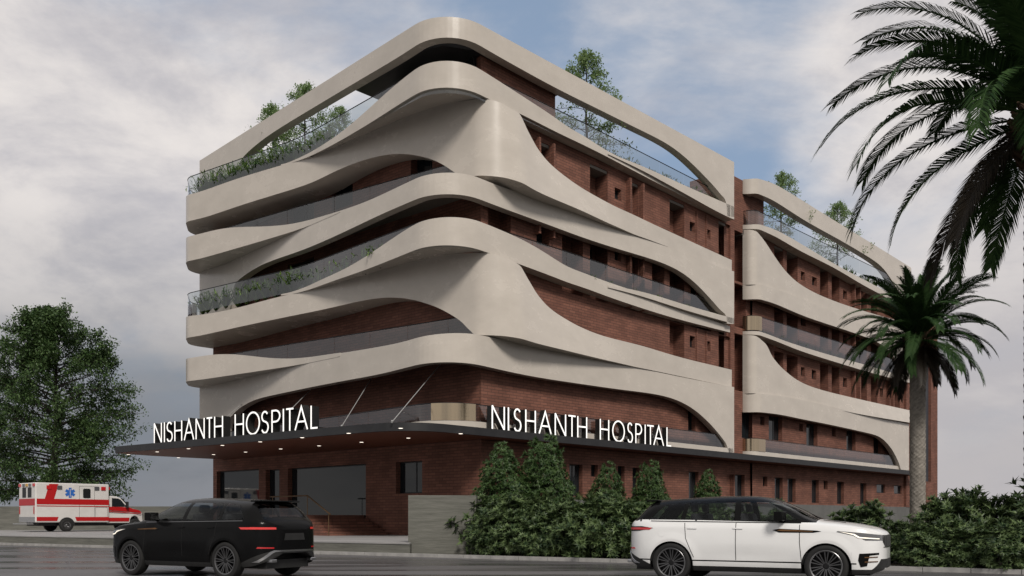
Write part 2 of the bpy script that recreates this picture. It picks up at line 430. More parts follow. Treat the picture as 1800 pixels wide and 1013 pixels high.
# ================================================================== ground, road, kerb, forecourt
def kerb_y(x): return 26.4 - .61 * x
M['road'] = mat('wet_asphalt', (.05, .05, .05), .3)
def road_mat():
    m = M['road']
    tc = nd(m, 'ShaderNodeTexCoord'); mp = nd(m, 'ShaderNodeMapping'); mp.inputs['Rotation'].default_value = (0, 0, R(4)); mp.inputs['Scale'].default_value = (.045, .42, 1)
    ln(m, tc.outputs['Object'], mp.inputs['Vector'])
    nz = nd(m, 'ShaderNodeTexNoise'); nz.inputs['Scale'].default_value = 1.6; nz.inputs['Detail'].default_value = 5; nz.inputs['Roughness'].default_value = .55; ln(m, mp.outputs[0], nz.inputs['Vector'])
    mr = nd(m, 'ShaderNodeMapRange', interpolation_type='SMOOTHSTEP'); mr.inputs['From Min'].default_value = .42; mr.inputs['From Max'].default_value = .60; mr.inputs['To Min'].default_value = .2; mr.inputs['To Max'].default_value = .6
    ln(m, nz.outputs['Fac'], mr.inputs['Value']); ln(m, mr.outputs[0], P(m).inputs['Roughness'])
    cr = nd(m, 'ShaderNodeValToRGB'); cr.color_ramp.elements[0].position = .42; cr.color_ramp.elements[1].position = .62
    cr.color_ramp.elements[0].color = (.075, .071, .075, 1); cr.color_ramp.elements[1].color = (.145, .138, .143, 1); ln(m, nz.outputs['Fac'], cr.inputs['Fac'])
    g = nd(m, 'ShaderNodeTexNoise'); g.inputs['Scale'].default_value = 55; g.inputs['Detail'].default_value = 3; ln(m, tc.outputs['Object'], g.inputs['Vector'])
    mx = nd(m, 'ShaderNodeMix', data_type='RGBA', blend_type='MULTIPLY'); mx.inputs['Factor'].default_value = .5
    ln(m, cr.outputs['Color'], mx.inputs[6]); ln(m, g.outputs['Color'], mx.inputs[7]); ln(m, mx.outputs[2], P(m).inputs['Base Color'])
    bp = nd(m, 'ShaderNodeBump'); bp.inputs['Strength'].default_value = .12; bp.inputs['Distance'].default_value = .006
    w = nd(m, 'ShaderNodeTexNoise'); w.inputs['Scale'].default_value = 2.2; w.inputs['Detail'].default_value = 4; ln(m, mp.outputs[0], w.inputs['Vector'])
    b2 = nd(m, 'ShaderNodeBump'); b2.inputs['Strength'].default_value = .3; b2.inputs['Distance'].default_value = .05; ln(m, w.outputs['Fac'], b2.inputs['Height']); ln(m, b2.outputs[0], bp.inputs['Normal'])
    ln(m, g.outputs['Fac'], bp.inputs['Height']); ln(m, bp.outputs[0], P(m).inputs['Normal'])
    P(m).inputs['Specular IOR Level'].default_value = .8
road_mat()
M['earth'] = mottled(mat('dark_soil', rough=.95, spec=.15), (.022, .018, .013), (.045, .036, .025), scale=3, bump=.6, bscale=8)
M['paving'] = mottled(mat('pale_forecourt', rough=.65), (.25, .245, .245), (.33, .32, .32), scale=.7, detail=8)
M['kerb'] = mottled(mat('kerb_stone', rough=.8), (.24, .235, .23), (.36, .35, .34), scale=3, detail=8)
def struct(name, mb, m, **kw):
    o = mb.build(name, m, None, **kw); o['kind'] = 'structure'; return o
mb = MB(); mb.quad([(-1500, -1500, -.03), (1500, -1500, -.03), (1500, 1500, -.03), (-1500, 1500, -.03)]); struct('ground', mb, M['earth'])
mb = MB(); mb.quad([(-120, -40, 0), (120, -40, 0), (120, kerb_y(120) if kerb_y(120) > -40 else -39.9, 0), (104, kerb_y(104), 0), (-120, kerb_y(-120), 0)]); struct('road', mb, M['road'])
e = Vector((1, -.61)).normalized(); nrm = Vector((-e.y, e.x))      # along the kerb, and away from the road
def kp(x, off=0): p = Vector((x, kerb_y(x))) + nrm * off; return (p.x, p.y)
mb = MB()
x = -70.0
while x < 60:                                                         # kerb stones about 1 m long with open joints
    mb.prism([kp(x + .006), kp(x + .85), kp(x + .85, .16), kp(x + .006, .16)], -.02, .105); x += .856
struct('kerb', mb, M['kerb'])
mb = MB(); mb.prism([kp(-3.4, .165), kp(60, .165), (60, 60), (12, 80), (-3.4, 60)], -.02, .06); struct('planting_bed', mb, M['earth'])
mb = MB(); mb.prism([kp(-70, .17), kp(-3.42, .17), (-3.42, 60), (-70, 110)], -.02, .395); struct('forecourt_slab', mb, M['concrete'])
mb = MB(); mb.prism([kp(-70, .15), kp(-3.42, .15), (-3.42, 60), (-70, 110)], .397, .44); struct('forecourt', mb, M['paving'])
# walls
mb = MB(); mb.box(-60, -9.5, 60.0, 60.3, .3, 2.05); o = mb.build('boundary_wall', M['concrete']); tag(o, 'long grey concrete boundary wall behind the ambulance', 'wall')
mb = MB(); mb.prism([(-3.45, 29.15), (-1.2, 29.35), (-.95, 38.2), (-1.3, 38.2), (-1.52, 29.72), (-3.45, 29.55)], -.02, 2.01)
o = mb.build('retaining_wall', M['concrete'], bevel=.012); tag(o, 'board-marked concrete block wall ending at the bushes beside the forecourt', 'wall')
# ================================================================== the hospital building
HB = empty('hospital_building', (CXW, CYW, 0), R(45))
tag(HB, 'red brick hospital with cream plaster bands sweeping around its rounded corner', 'building')

# plan paths (a, b, fillet radius), from the far left end round the corner to the right end
FRAME = fillet([(0, 22.5, 0), (0, 0, 2.0), (22.8, 0, 0)])
BULGE = fillet([(2.2, 22.75, 0), (-.55, 22.75, 1.2), (-1.75, 20.6, 1.3), (0, 11.3, 14), (0, 0, 2.0), (8.5, 0, 4), (22.8, .28, 0)])
VWAVE = fillet([(2.2, 22.75, 0), (-.55, 22.75, 1.2), (-1.75, 20.6, 1.3), (0, 11.2, 30), (2.32, -.32, 1.15), (12, -.1, 6), (22.8, .16, 0)])
RAILP = fillet([(9.0, 0, 0), (22.8, 0, 0)])
LIP = fillet([(2.2, 22.75, 0), (-.55, 22.75, 1.2), (-1.75, 20.6, 1.3), (-.012, 11.3, 14), (-.012, 7, 0)])

# ---- levels 5 and 3: wave shells, corner parapets, base rails
U5_top = pchip([(490, 290), (500, 288), (539, 271), (594, 238), (642, 197), (707, 139), (752, 111), (784, 105), (813, 108), (848, 126), (897, 155), (945, 187), (977, 206), (1009, 229), (1042, 251), (1074, 270), (1122, 292), (1203, 337), (1285, 380)])
U5_bot = pchip([(490, 291), (500, 289.5), (542, 276), (642, 222), (752, 158), (777, 153), (813, 156), (852, 172), (911, 198), (977, 232), (1032, 258), (1074, 279), (1100, 293), (1177, 333), (1285, 389)])
V5_top = pchip([(333, 345), (420, 313), (497, 290), (542, 276), (851, 172), (880, 184), (911, 198), (929, 232), (945, 261), (967.6, 290), (1009, 323), (1058, 351), (1122, 382), (1200, 418), (1285, 457)])
V5_bot = pchip([(333, 391), (368, 380), (420, 362), (481, 343), (545, 323), (600, 295), (642, 280), (674, 271), (700, 268), (722, 268), (745, 273), (770, 284), (797, 302), (815, 314), (832, 309), (840, 308), (880, 311.5), (903, 320), (961, 345), (1025, 371), (1074, 395), (1174, 434), (1285, 477)])
R5_top = pchip([(1066, 268.5), (1122, 289), (1203, 326), (1277, 358), (1291, 364)])
R5_bot = pchip([(1066, 270), (1122, 296), (1203, 340), (1283, 383), (1291, 386)])
U3_top = pchip([(490, 518.5), (500, 516), (520, 512), (565, 491), (610, 472), (642, 452), (674.5, 430), (723, 398), (755, 385), (787, 380.5), (823, 383), (864.5, 398.6), (897, 411.5), (922, 421), (945, 435.6), (977, 456.6), (1009, 474), (1042, 487), (1122, 514), (1203, 546), (1285, 574)])
U3_bot = pchip([(490, 520), (500, 519), (520, 516), (594, 491), (642, 475), (707, 449), (755, 433), (784, 430), (813, 433), (848, 441), (911, 464), (961, 482), (1058, 518), (1177, 557), (1285, 585)])
V3_top = pchip([(333, 557), (384, 549), (449, 533), (500, 519), (520, 515.5), (842, 442), (880, 452), (911, 464), (929, 492), (945, 518), (974, 550), (1006, 569), (1038, 584), (1058, 591), (1122, 606), (1187, 626), (1285, 650)])
V3_bot = pchip([(333, 595), (384, 583), (449, 568.6), (545, 549), (610, 535), (658, 523.5), (691, 521), (723, 523.5), (755, 533), (784, 548), (810, 565), (826, 581), (839, 590), (887, 590), (913, 598), (961, 608), (1026, 624), (1090, 639), (1155, 653), (1212, 665), (1285, 680)])
R3_top = pchip([(1048, 498.5), (1122, 511), (1203, 535.5), (1277, 556.5), (1291, 560)])
R3_bot = pchip([(1048, 500.5), (1122, 519), (1203, 545), (1290, 569.5)])
def lean(p):            # the wave's lower lip leans out beyond the corner and fades along the right face
    if p.y > 1.6: return 0
    t = min(max((p.x - 2.3) / 1.6, 0), 1); u = min(max((13 - p.x) / 9, 0), 1)
    return .55 * t * t * (3 - 2*t) * u
for (Vt, Vb, Ut, Ub, Rt, Rb) in ((V5_top, V5_bot, U5_top, U5_bot, R5_top, R5_bot), (V3_top, V3_bot, U3_top, U3_bot, R3_top, R3_bot)):
    band('wave_band', VWAVE, Vt, Vb, 0, 1288, slab=True, flare=lean, parent=HB)
    vp = clip_path(resample(VWAVE, .1), 480, 856); vx = [px_of(p.x, p.y) for p in vp]; vz = zs_along(vp, Vt)
    def join(x, vp=vp, vx=vx, vz=vz):        # the parapet's underside runs back to the head of the wave shell
        if not 492 <= x <= 851: return None
        i = min(range(len(vx)), key=lambda j: abs(vx[j] - x)); q = vp[i]; return (q.x + .03, q.y + .02, vz[i] - .02)
    band('corner_parapet', BULGE, Ut, Ub, 492, 1287, slab=True, parent=HB, thick=.2, join=join)
    band('base_rail', RAILP, Rt, Rb, 1068, 1400, thick=.4, parent=HB)

# ---- portal frames: the roof frame and the two floors with arched ends
RF_bot = pchip([(340, 377), (405, 377), (412, 330), (418, 296), (426, 278), (436, 267), (449, 254.6), (481, 232), (545, 193), (642, 135), (707, 97), (739, 77), (761, 67.7), (787, 64.5), (816, 67.7), (848, 84), (897, 111), (977, 155), (1058, 195), (1122, 227), (1171, 251), (1190, 263), (1209, 280), (1229, 300), (1251, 322), (1264, 339), (1277, 358), (1278.5, 380), (1300, 382)])
band('roof_frame', FRAME, 22.63, RF_bot, thick=.45, parent=HB, ds=.07)
S2_top = pchip([(340, 470), (440, 425), (558, 384), (575, 378), (594, 372), (642, 356), (691, 333), (729, 315), (765, 306), (797, 301.5), (823, 305), (850, 318), (961, 354), (1074, 396), (1174, 433), (1230, 455), (1292, 478)])
S2_bot = pchip([(340, 560), (405, 556), (409, 515), (413.5, 499), (429.6, 484.6), (449, 470), (481, 457), (529, 441), (610, 405.6), (674, 375), (739, 349), (771, 342), (803, 340), (836, 349), (897, 371), (961, 394), (1025, 418), (1090, 439), (1138, 453), (1180, 468), (1206, 482), (1229, 503), (1251, 527.5), (1264, 543.6), (1277, 557), (1278.5, 569), (1300, 570)])
S3_top = pchip([(340, 680), (440, 655), (583, 623), (600, 621), (642, 614), (707, 602.5), (749, 591), (781, 587), (823, 583), (845, 590), (961, 611), (1090, 640), (1212, 666), (1292, 681)])
S3_bot = pchip([(340, 790), (394, 788), (396, 752), (399, 743), (410, 728), (426, 712), (446, 702), (465, 698), (545, 681), (610, 668.5), (674, 657), (723, 644), (765, 637), (803, 636), (842, 642), (929, 661), (1025, 675.6), (1090, 685), (1154, 693), (1187, 701), (1212, 713), (1235, 730), (1257, 754.6), (1270, 771), (1279, 787), (1280.5, 796), (1300, 796)])
for t, b_ in ((S2_top, S2_bot), (S3_top, S3_bot)):
    band('portal_band', FRAME, t, b_, thick=.42, parent=HB, ds=.07)
K4_top = pchip([(333, 418.5), (355, 410), (410, 399), (475, 398.5), (526, 391), (594, 372), (620, 363)])
K4_bot = pchip([(333, 461), (558, 391), (606, 369)])
K2_top = pchip([(333, 631.5), (368, 623), (407, 622), (449, 627), (488, 631), (526, 630), (578, 623), (642, 614)])
K2_bot = pchip([(333, 671), (583, 630), (640, 615)])
for t, b_ in ((K4_top, K4_bot), (K2_top, K2_bot)):
    band('balcony_lip', LIP, t, b_, 0, 600, slab=True, parent=HB, back=lambda q: Vector((max(q.x, .04), q.y)) if q.y < 22.2 else Vector((max(q.x, .9), min(q.y, 22.1))))
# kerb of the first floor terrace, on top of the entrance canopy
band('terrace_kerb', fillet([(0, 16, 0), (0, 0, 2.0), (22.7, 0, 0)]), 5.42, 5.09, thick=.3, parent=HB)

# ---- glass balustrades
railing(BULGE, 19.42, 20.62, 0, 1276, HB)
railing(BULGE, 12.85, 14.03, 0, 1276, HB)
railing(VWAVE, 16.15, 17.25, 345, 835, HB, off=.35)
railing(VWAVE, 9.2, 10.25, 345, 835, HB, off=.35)
railing(fillet([(.05, 20, 0), (.05, .05, 2.0), (22.6, .05, 0)]), 5.1, 6.17, 0, 1279, HB)

# ---- brick walls with their recesses
LW0, LW1 = (brick_a(22.45), 22.45), (2.6, .6)
RW0, RW1 = (2.6, .6), (22.9, .6)
BW0, BW1 = (25.97, .6), (50.4, .6)
KW0, KW1 = (22.9, .75), (26.0, .75)
def local_z(p0, p1, u, py):
    p0, p1 = Vector(p0), Vector(p1); q = p0 + (p1 - p0).normalized() * u; return z_of(q.x, q.y, py)
def build_wall(p0, p1, z0, z1, niches, wins, thick_fins=(), parent=HB, name='brick_wall'):
    """niches: (pxl, pxr, z0, z1, depth); wins: (pxl, pxr, ytop, ybottom, depth or None=in niche, mullions)"""
    mb = MB(); holes = []; todo = []
    for (xl, xr, za, zb, dep) in niches: holes.append((on_line(p0, p1, xl), on_line(p0, p1, xr), za, zb, dep, True))
    for (xl, xr, yt, yb, dep, mull) in wins:
        u0, u1 = on_line(p0, p1, xl), on_line(p0, p1, xr)
        um = (u0 + u1) / 2; zt, zb = local_z(p0, p1, u0, yt), local_z(p0, p1, u0, yb)
        host = [h for h in holes if h[0] < um < h[1] and h[2] < (zt + zb) / 2 < h[3] and h[5]]
        if host: todo.append((max(u0, host[0][0]+.02), min(u1, host[0][1]-.02), zb, zt, host[0][4] - .005, mull))
        else:
            holes.append((u0, u1, zb, zt, dep, False)); todo.append((u0, u1, zb, zt, dep - .01, mull))
    wall_panel(mb, p0, p1, z0, z1, holes)
    d = (Vector(p1) - Vector(p0)).normalized(); nr = Vector((d.y, -d.x))
    for (xm, za, zb, w, pr) in thick_fins:
        u = on_line(p0, p1, xm); A = Matrix(((d.x, nr.x, 0, p0[0]), (d.y, nr.y, 0, p0[1]), (0, 0, 1, 0), (0, 0, 0, 1)))
        mb.box(u - w/2, u + w/2, .002, pr, za, zb, A)
    mb.build(name, M['brick'], parent)
    for t in todo:
        window(p0, p1, *t[:5], parent, mull=t[5])

H5, H4, H3, H2, H1 = 18.95, 15.6, 12.3, 8.6, 5.0
n4 = [(967.6, 970, 14.6, H5, .5)]
right_niches, right_wins, right_fins = [], [], []
for za, zb, lev in ((14.2, 19.1, 4), (12.3, 15.6, 3), (8.0, 12.25, 2)):
    if lev == 4: right_niches += [(943, 966, za, zb, .55), (1037, 1068, za, zb, .8), (1103, 1122, za, zb, .35)]
    if lev == 3: right_niches += [(858, 898, za, zb, .7), (988, 1025, za, zb, .8), (1037, 1068, za, zb, .8), (1103, 1122, za, zb, .35), (1146, 1168, za, zb, .8), (1214, 1250, za, zb, .8)]
    if lev >= 2: right_niches += [(1177, 1203, za, zb, .75), (1263, 1284, za, zb, .7)]
    if lev in (4, 2): right_fins += [(1224, za, zb, .10, .06), (1241, za, zb, .10, .06)]
    if lev in (4, 3): right_fins += [(1101.5, za, zb, .14, .3), (1124, za, zb, .14, .3)]
right_fins += [(941.5, 14.6, 19.1, .12, .3), (967, 14.6, 19.1, .12, .3)]
right_wins += [(1038, 1048, 320, 348, None, ()), (1080.5, 1092, 329, 349, .3, ()), (1178, 1185, 382, 411, None, ()), (1212.5, 1222, 389, 406, .3, ()), (1241.5, 1249, 402, 418, .3, ()), (1264, 1269, 421, 448, None, ()),
               (922, 967, 382, 432, .35, (.6,)), (990, 1004, 410, 460, None, ()), (1039, 1060, 425, 478, None, ()), (1080.5, 1092, 438, 457, .3, ()), (1148, 1165, 470, 510, None, ()), (1216, 1240, 480, 528, None, ()),
               (1178, 1185, 586, 622, None, ()), (1212.5, 1222, 590, 610, .3, ()), (1241.5, 1249, 599, 616, .3, ()), (1262, 1269, 608, 644, None, ()),
               (1209.5, 1223, 709, 757, .35, (.55,)),
               (1001, 1024, 816, 872, .3, (.5,)), (1039, 1051, 817, 838, .3, ()), (1086, 1098, 819, 872, .3, ()), (1112, 1124, 822, 876, .3, ()), (1152, 1163, 824, 846, .3, ()), (1211, 1228, 829, 880, .3, (.6,)), (1286.5, 1290, 834, 880, .3, ())]
build_wall(RW0, RW1, 2.15, 19.42, right_niches, right_wins, right_fins)
left_wins = [(722, 760, 272, 345, .5, (.62,)), (583, 620, 318, 372, .35, (.72,)), (508, 552, 345, 405, .35, (.5,)), (506, 552, 465, 520, .35, (.6,)),
             (381, 455, 829, 940, .3, ()), (467, 491, 826, 935, .35, ()), (506, 643, 823.5, 912, .35, ()), (696, 742, 812.5, 868, .35, (.62,))]
build_wall(LW0, LW1, .38, 19.2, [], left_wins)
# stair core between the two wings
core_wins = [(1291.5, 1296, 432, 486, None, ()), (1291.5, 1296, 515, 560, None, ()), (1291.5, 1296, 617, 662, None, ()), (1304, 1322, 724, 770, .3, (.7,)), (1292, 1309, 834, 884, .3, ())]
z408 = z_of(23.5, .75, 400); z489 = z_of(23.5, .75, 489); z494 = z_of(23.5, .75, 494); z573 = z_of(23.5, .75, 571); z584 = z_of(23.5, .75, 583); z684 = z_of(23.5, .75, 684)
build_wall(KW0, KW1, 2.15, 22.35, [(1291, 1311, z489, z408, .8), (1291, 1311, z573, z494, .8), (1291, 1311, z684, z584, .8)], core_wins)
# rear wing
bn, bw, bf = [], [], []
for za, zb, ys in ((14.9, 19.1, {'s': ((1408, 1415, 476.5, 492), (1427.5, 1436, 486, 501), (1482, 1489, 510, 525)), 'n': 'upper'}),
                   (12.4, 15.5, {'s': ((1408, 1416, 553, 572), (1482, 1489, 588, 603)), 'n': 'mid'}),
                   (8.3, 12.2, {'s': ((1408, 1415, 645, 660.5), (1427, 1435, 650, 665.6), (1482, 1489, 664, 680), (1546.5, 1552, 682, 697), (1590, 1594, 694, 708)), 'n': 'low'})):
    bn += [(1361, 1377, za, zb, .85), (1383, 1402, za, zb, .85), (1441.5, 1456, za, zb, .85), (1462, 1475.5, za, zb, .85), (1512, 1524, za, zb, .85), (1531, 1542, za, zb, .85), (1572, 1582, za, zb, .85)]
    bf += [(1496.5, za, zb, .16, .3), (1506, za, zb, .16, .3), (1558, za, zb, .16, .3), (1565, za, zb, .16, .3)]
    bw += [(x0, x1, y0, y1, .3, ()) for x0, x1, y0, y1 in ys['s']]
bw += [(1384, 1392, 643, 661, None, ()), (1384, 1392, 560, 585, None, ()), (1384, 1392, 470, 484, None, ())]
bw += [(1336.5, 1344, 732, 747, .3, ()), (1351.5, 1375, 729.5, 773, .35, (.62,)), (1405, 1411.5, 744.5, 757.5, .3, ()), (1417.5, 1437, 743, 783.5, .35, (.62,)), (1462.5, 1469, 752, 767, .3, ()), (1488, 1504, 755, 791, .35, (.62,)), (1535.5, 1549.5, 764, 798.5, .35, (.62,)), (1589.5, 1594, 772.5, 785.6, .3, ())]
bw += [(1321.5, 1329, 836, 854, .3, ()), (1341, 1349, 837.5, 855, .3, ()), (1362, 1376, 839.6, 882, .3, ()), (1384.5, 1398.5, 841, 883, .3, ()), (1427, 1439.5, 843.5, 884, .3, ()), (1448, 1455, 845, 860.5, .3, ()), (1471.5, 1483.5, 847, 886, .3, ()), (1512, 1523, 849.5, 887, .3, ()), (1541, 1556, 851, 866.5, .2, ()), (1571.5, 1585, 853, 868, .2, ())]
bw = [w for w in bw if on_line(BW0, BW1, w[0]) > .1]
build_wall(BW0, BW1, 2.15, 19.3, bn, bw, bf)

# closed brick masses behind the fronts (sides, back, terrace slabs)
mb = MB()
for (q0, q1, z0, z1) in (((brick_a(22.45), 22.45), (22.9, 22.45), .4, 19.2), ((22.9, 22.45), (22.9, 18), .4, 22.35), ((22.9, 18), (56.3, 18), .4, 19.2),
                         ((26.0, .76), (27.7, .76), 19.2, 22.35), ((27.7, .76), (27.7, 3.2), 19.2, 22.35), ((22.9, .75), (22.9, 3.2), 19.2, 22.35), ((22.9, 3.2), (27.7, 3.2), 19.2, 22.35)):
    mb.quad([(*q0, z0), (*q1, z0), (*q1, z1), (*q0, z1)])
mb.quad([(22.9, .75, 22.35), (27.7, .75, 22.35), (27.7, 3.2, 22.35), (22.9, 3.2, 22.35)])
mb.box(2.65, 11.5, .6, .85, 19.42, 19.78)
mb.build('rear_wall', M['brick'], HB)
mb = MB()
for z in (19.2, 15.9, 12.65, 9.0):
    L = [(.25, 22.3), (2.35, 22.3), (2.55, .55), (.9, .55), (.35, 1.6)] if z in (15.9, 9.0) else [(.25, 22.3), (2.35, 22.3), (2.58, 2.5), (.35, 10.9)]
    mb.prism(L[::-1], z - .25, z)
mb.prism([(brick_a(22.4) + .05, 22.4), (2.65, .65), (22.85, .65), (22.85, 22.4)], 18.95, 19.25)
mb.prism([(25.05, .65), (50.3, .65), (50.3, 17.9), (25.05, 17.9)], 18.95, 19.25)
mb.build('floor_slab', M['slab'], HB)
mb = MB(); mb.prism([(brick_a(22.4) + .4, 22.0), (3.1, 1.6), (22.4, 1.6), (22.4, 22.0)], .3, 18.9); mb.prism([(25.5, 1.6), (50, 1.6), (50, 17.5), (25.5, 17.5)], .3, 18.9)
mb.build('dark_interior', M['void'], HB)

# penthouse under the roof frame
PH = (2.6, .6); uP = 2.6 + on_line((2.6, .6), (22.8, .6), 976.5); vP = 6.4
mb = MB(); mb.box(2.6, uP, .62, .9, 19.25, 21.75); mb.box(uP - .3, uP, .9, vP, 19.25, 21.75)
mb.build('penthouse_wall', M['brick'], HB)
mb = MB(); mb.box(2.5, 2.6, .95, vP, 19.25, 21.75)
pg = mb.build('penthouse_glazing', M['pane'], HB)
mb = MB()
for b in (.92, 2.3, 3.7, 5.05, vP - .03): mb.box(2.42, 2.5, b - .03, b + .03, 19.25, 21.75)
mb.build('mullion', M['dark_frame'], pg)
mb = MB(); mb.prism([(.45, 7.2), (.45, 2.3), (.9, 1.2), (2.3, .45), (uP + .25, .45), (uP + .25, 7.2)], 21.75, 21.95)
mb.build('penthouse_roof', M['fascia'], HB)

# ---- rear wing bands
P0 = 25.05
def bpath(r, off=0, end=50.4): return fillet([(P0, .74, 0), (P0, off, min(r, .7 - off)), (end, off, 0)])
roofb = pchip([(1300, 341), (1322, 341.5), (1341, 342.5), (1359, 352), (1410, 385), (1485, 427), (1530, 454), (1548, 466), (1563, 484), (1578, 511), (1590, 530), (1591.5, 545), (1610, 548)])
band('roof_frame', bpath(1.3), pchip([(1300, 315.4), (1341, 315.4), (1359, 321.5), (1380, 334), (1485, 399), (1560, 445), (1610, 476)]), roofb, thick=.5, parent=HB)
fw = lambda p: 0
band('corner_parapet', bpath(1.3, -.1), pchip([(1300, 395.6), (1323, 395.6), (1347, 397), (1359, 401.6), (1410, 430), (1470, 466), (1530, 497.6), (1560, 514), (1610, 541)]),
     pchip([(1300, 403), (1323, 403), (1343, 407), (1404, 440), (1470, 473), (1515, 500), (1560, 524), (1610, 552)]), slab=True, parent=HB)
band('wave_band', bpath(.5, .0), pchip([(1300, 404), (1321, 404), (1335, 412), (1342.5, 419.6), (1359, 448), (1380, 478), (1404, 499), (1440, 518.6), (1500, 541), (1545, 554.6), (1610, 572)]),
     pchip([(1300, 501), (1321.5, 501), (1345, 504), (1380, 518), (1452, 545), (1515, 573), (1610, 602)]), slab=True, parent=HB)
band('portal_band', bpath(1.1, -.12), pchip([(1300, 500), (1330, 500), (1347, 503), (1380, 514), (1452, 543), (1515, 570.5), (1610, 600)]),
     pchip([(1300, 526.7), (1321, 526.7), (1350, 529), (1365, 535), (1410, 554.6), (1476, 577), (1520, 592), (1548, 604), (1565, 618), (1578, 638), (1586, 662), (1610, 668)]), thick=.4, parent=HB)
band('corner_parapet', bpath(1.3, -.1), pchip([(1300, 582.5), (1324, 582.5), (1347, 585.5), (1362, 593), (1410, 609.5), (1470, 627.5), (1530, 644), (1610, 669)]),
     pchip([(1300, 588.5), (1324, 588.5), (1345, 593), (1404, 616), (1470, 637), (1530, 655), (1610, 676)]), slab=True, parent=HB)
band('wave_band', bpath(.5, .0), pchip([(1300, 589), (1321, 589), (1336, 596), (1345.5, 604), (1359, 629), (1380, 653), (1404, 671), (1440, 684.5), (1500, 699.5), (1560, 713), (1610, 724)]),
     pchip([(1300, 692), (1321, 692), (1345, 693), (1416, 707), (1500, 726), (1610, 745)]), slab=True, flare=lambda p: min(max((p.x - 33) / 12, 0), 1) * .35, parent=HB, thick=.2)
band('portal_band', bpath(1.1, -.12, 49.6), pchip([(1300, 692), (1322, 692), (1347, 693), (1416, 704.5), (1500, 724), (1610, 748)]),
     pchip([(1300, 725), (1321, 725), (1350, 726), (1410, 737), (1470, 749), (1530, 762.5), (1548, 767), (1563, 782), (1575, 803), (1582, 820), (1583.5, 826), (1610, 828)]), thick=.4, parent=HB)
band('terrace_kerb', bpath(1.1, 0, 49.6), 5.42, 5.09, thick=.3, parent=HB)
railing(bpath(1.3, -.05), 19.42, 20.42, 0, 1588, HB)
railing(bpath(1.3, -.05), 12.7, 13.85, 0, 1588, HB)
railing(bpath(1.1, .02, 49.3), 5.1, 6.2, 0, 1577, HB)
# metallic sheets added to stand for bright reflections in the curved corner glass
band('glass_sheen_panel', fillet([(-.01, 16, 0), (-.01, -.01, 2.0), (22.7, -.01, 0)]), 6.16, 5.425, 757, 838, thick=.012, parent=HB, m='glass_sheen_panel')
band('glass_sheen_panel', bpath(1.3, -.085), 13.83, 12.95, 1300, 1341, thick=.012, parent=HB, m='glass_sheen_panel')
band('glass_sheen_panel', bpath(1.1, -.03), 6.19, 5.425, 1300, 1346, thick=.012, parent=HB, m='glass_sheen_panel')
# rear stair tower with its slate panel
mb = MB()
def apx(px, b=.6): return 25.0 + on_line((25.0, b), (60, b), px)
t0, t1, t2, t3 = 50.42, apx(1622.5, .4), apx(1636.5, .4), apx(1648, .4)
for (q0, q1, z0, z1) in (((t0, .4), (t1, .4), 2.15, 19.6), ((t1, .4), (t1, .7), 2.15, 19.6), ((t2, .7), (t2, .4), 2.15, 19.6), ((t1, .39), (t2, .39), 2.15, 4.4), ((t2, .4), (t3, .4), 2.15, 19.6), ((t3, .4), (t3, 18), .4, 19.6), ((t0, 18), (t0, .4), 2.15, 19.6), ((t3, 18), (t0, 18), .4, 19.6)):
    mb.quad([(*q0, z0), (*q1, z0), (*q1, z1), (*q0, z1)])
mb.quad([(t0, .4, 19.6), (t3, .4, 19.6), (t3, 18, 19.6), (t0, 18, 19.6)])
mb.build('stair_tower', M['brick'], HB)
mb = MB(); mb.box(t1 + .002, t2 - .002, .62, .68, 4.4, 19.55); mb.build('slate_panel', M['blue_strip'], HB)

# concrete plinth
mb = MB(); mb.box(2.55, t3 + .05, .42, .75, 0, 2.17); mb.build('plinth', M['base'], HB)

# ---- entrance canopy and its roof edge along the right front
can = fillet([(50.6, 1.2, 0), (50.6, -.5, 0), (-2.25, -.62, 2.2), (-2.9, 2.2, 6), (-3.3, 5, 10), (-5.75, 20.75, .5), (-3.5, 21.35, 3), (.7, 21.4, 0), (brick_a(21.4) + .3, 21.4, 0), (3.0, 1.2, 0)])
mb = MB(); mb.prism([(p.x, p.y) for p in can], 4.752, 5.085)
cn = mb.build('entrance_canopy', M['fascia'], HB, smooth=25)
c2 = [p for p in can]
mb = MB(); nn = normals(c2 + [c2[0]])
inn = []
for p in c2:
    q = Vector((p.x, p.y))
    if q.y < 0: q.y += .1
    if q.x < -1: q.x += .12
    if q.y > 20.5: q.y -= .12
    if q.x > 50.4: q.x -= .1
    inn.append(q)
mb.prism([(p.x, p.y) for p in inn], 4.74, 4.7515); mb.build('soffit_lining', M['soffit'], cn)
lamps = [(70, 325), (208, 312), (358, 297), (521, 281), (702, 264), (903, 244), (1126, 223), (1375, 199), (310, 340), (478, 325), (632, 313), (800, 298), (984, 283), (1188, 266), (1412, 246), (1663, 225)]
for (lx, ly) in lamps:
    X, Yp = 200 + lx / 2.727, 680 + ly / 2.727
    D = (4.74 - CZ) * F / (HY - Yp); a, b = w2ab((X - CX) / F * D, D)
    mb = MB(); mb.lathe([(.0, 4.728), (.068, 4.728), (.088, 4.734), (.088, 4.7395)], Matrix.Translation((a, b, 0)), 16)
    mb.build('downlight', M['lamp'], cn)
for (la, lb, ub, uz) in ((-2.5, .35, 3.0, 8.45), (-2.9, 3.3, 7.7, 8.45), (-3.6, 8.2, 12.6, 8.25), (-4.3, 13.5, 18.4, 8.25)):
    mb = MB(); mb.tube([(la, lb, 5.09), (brick_a(ub), ub, uz)], .018, 8)
    mb.tube([(la - .02, lb - .02, 5.087), (la + .04, lb + .04, 5.14)], .045, 8)
    mb.build('tension_rod', M['steel'], HB, smooth=40)
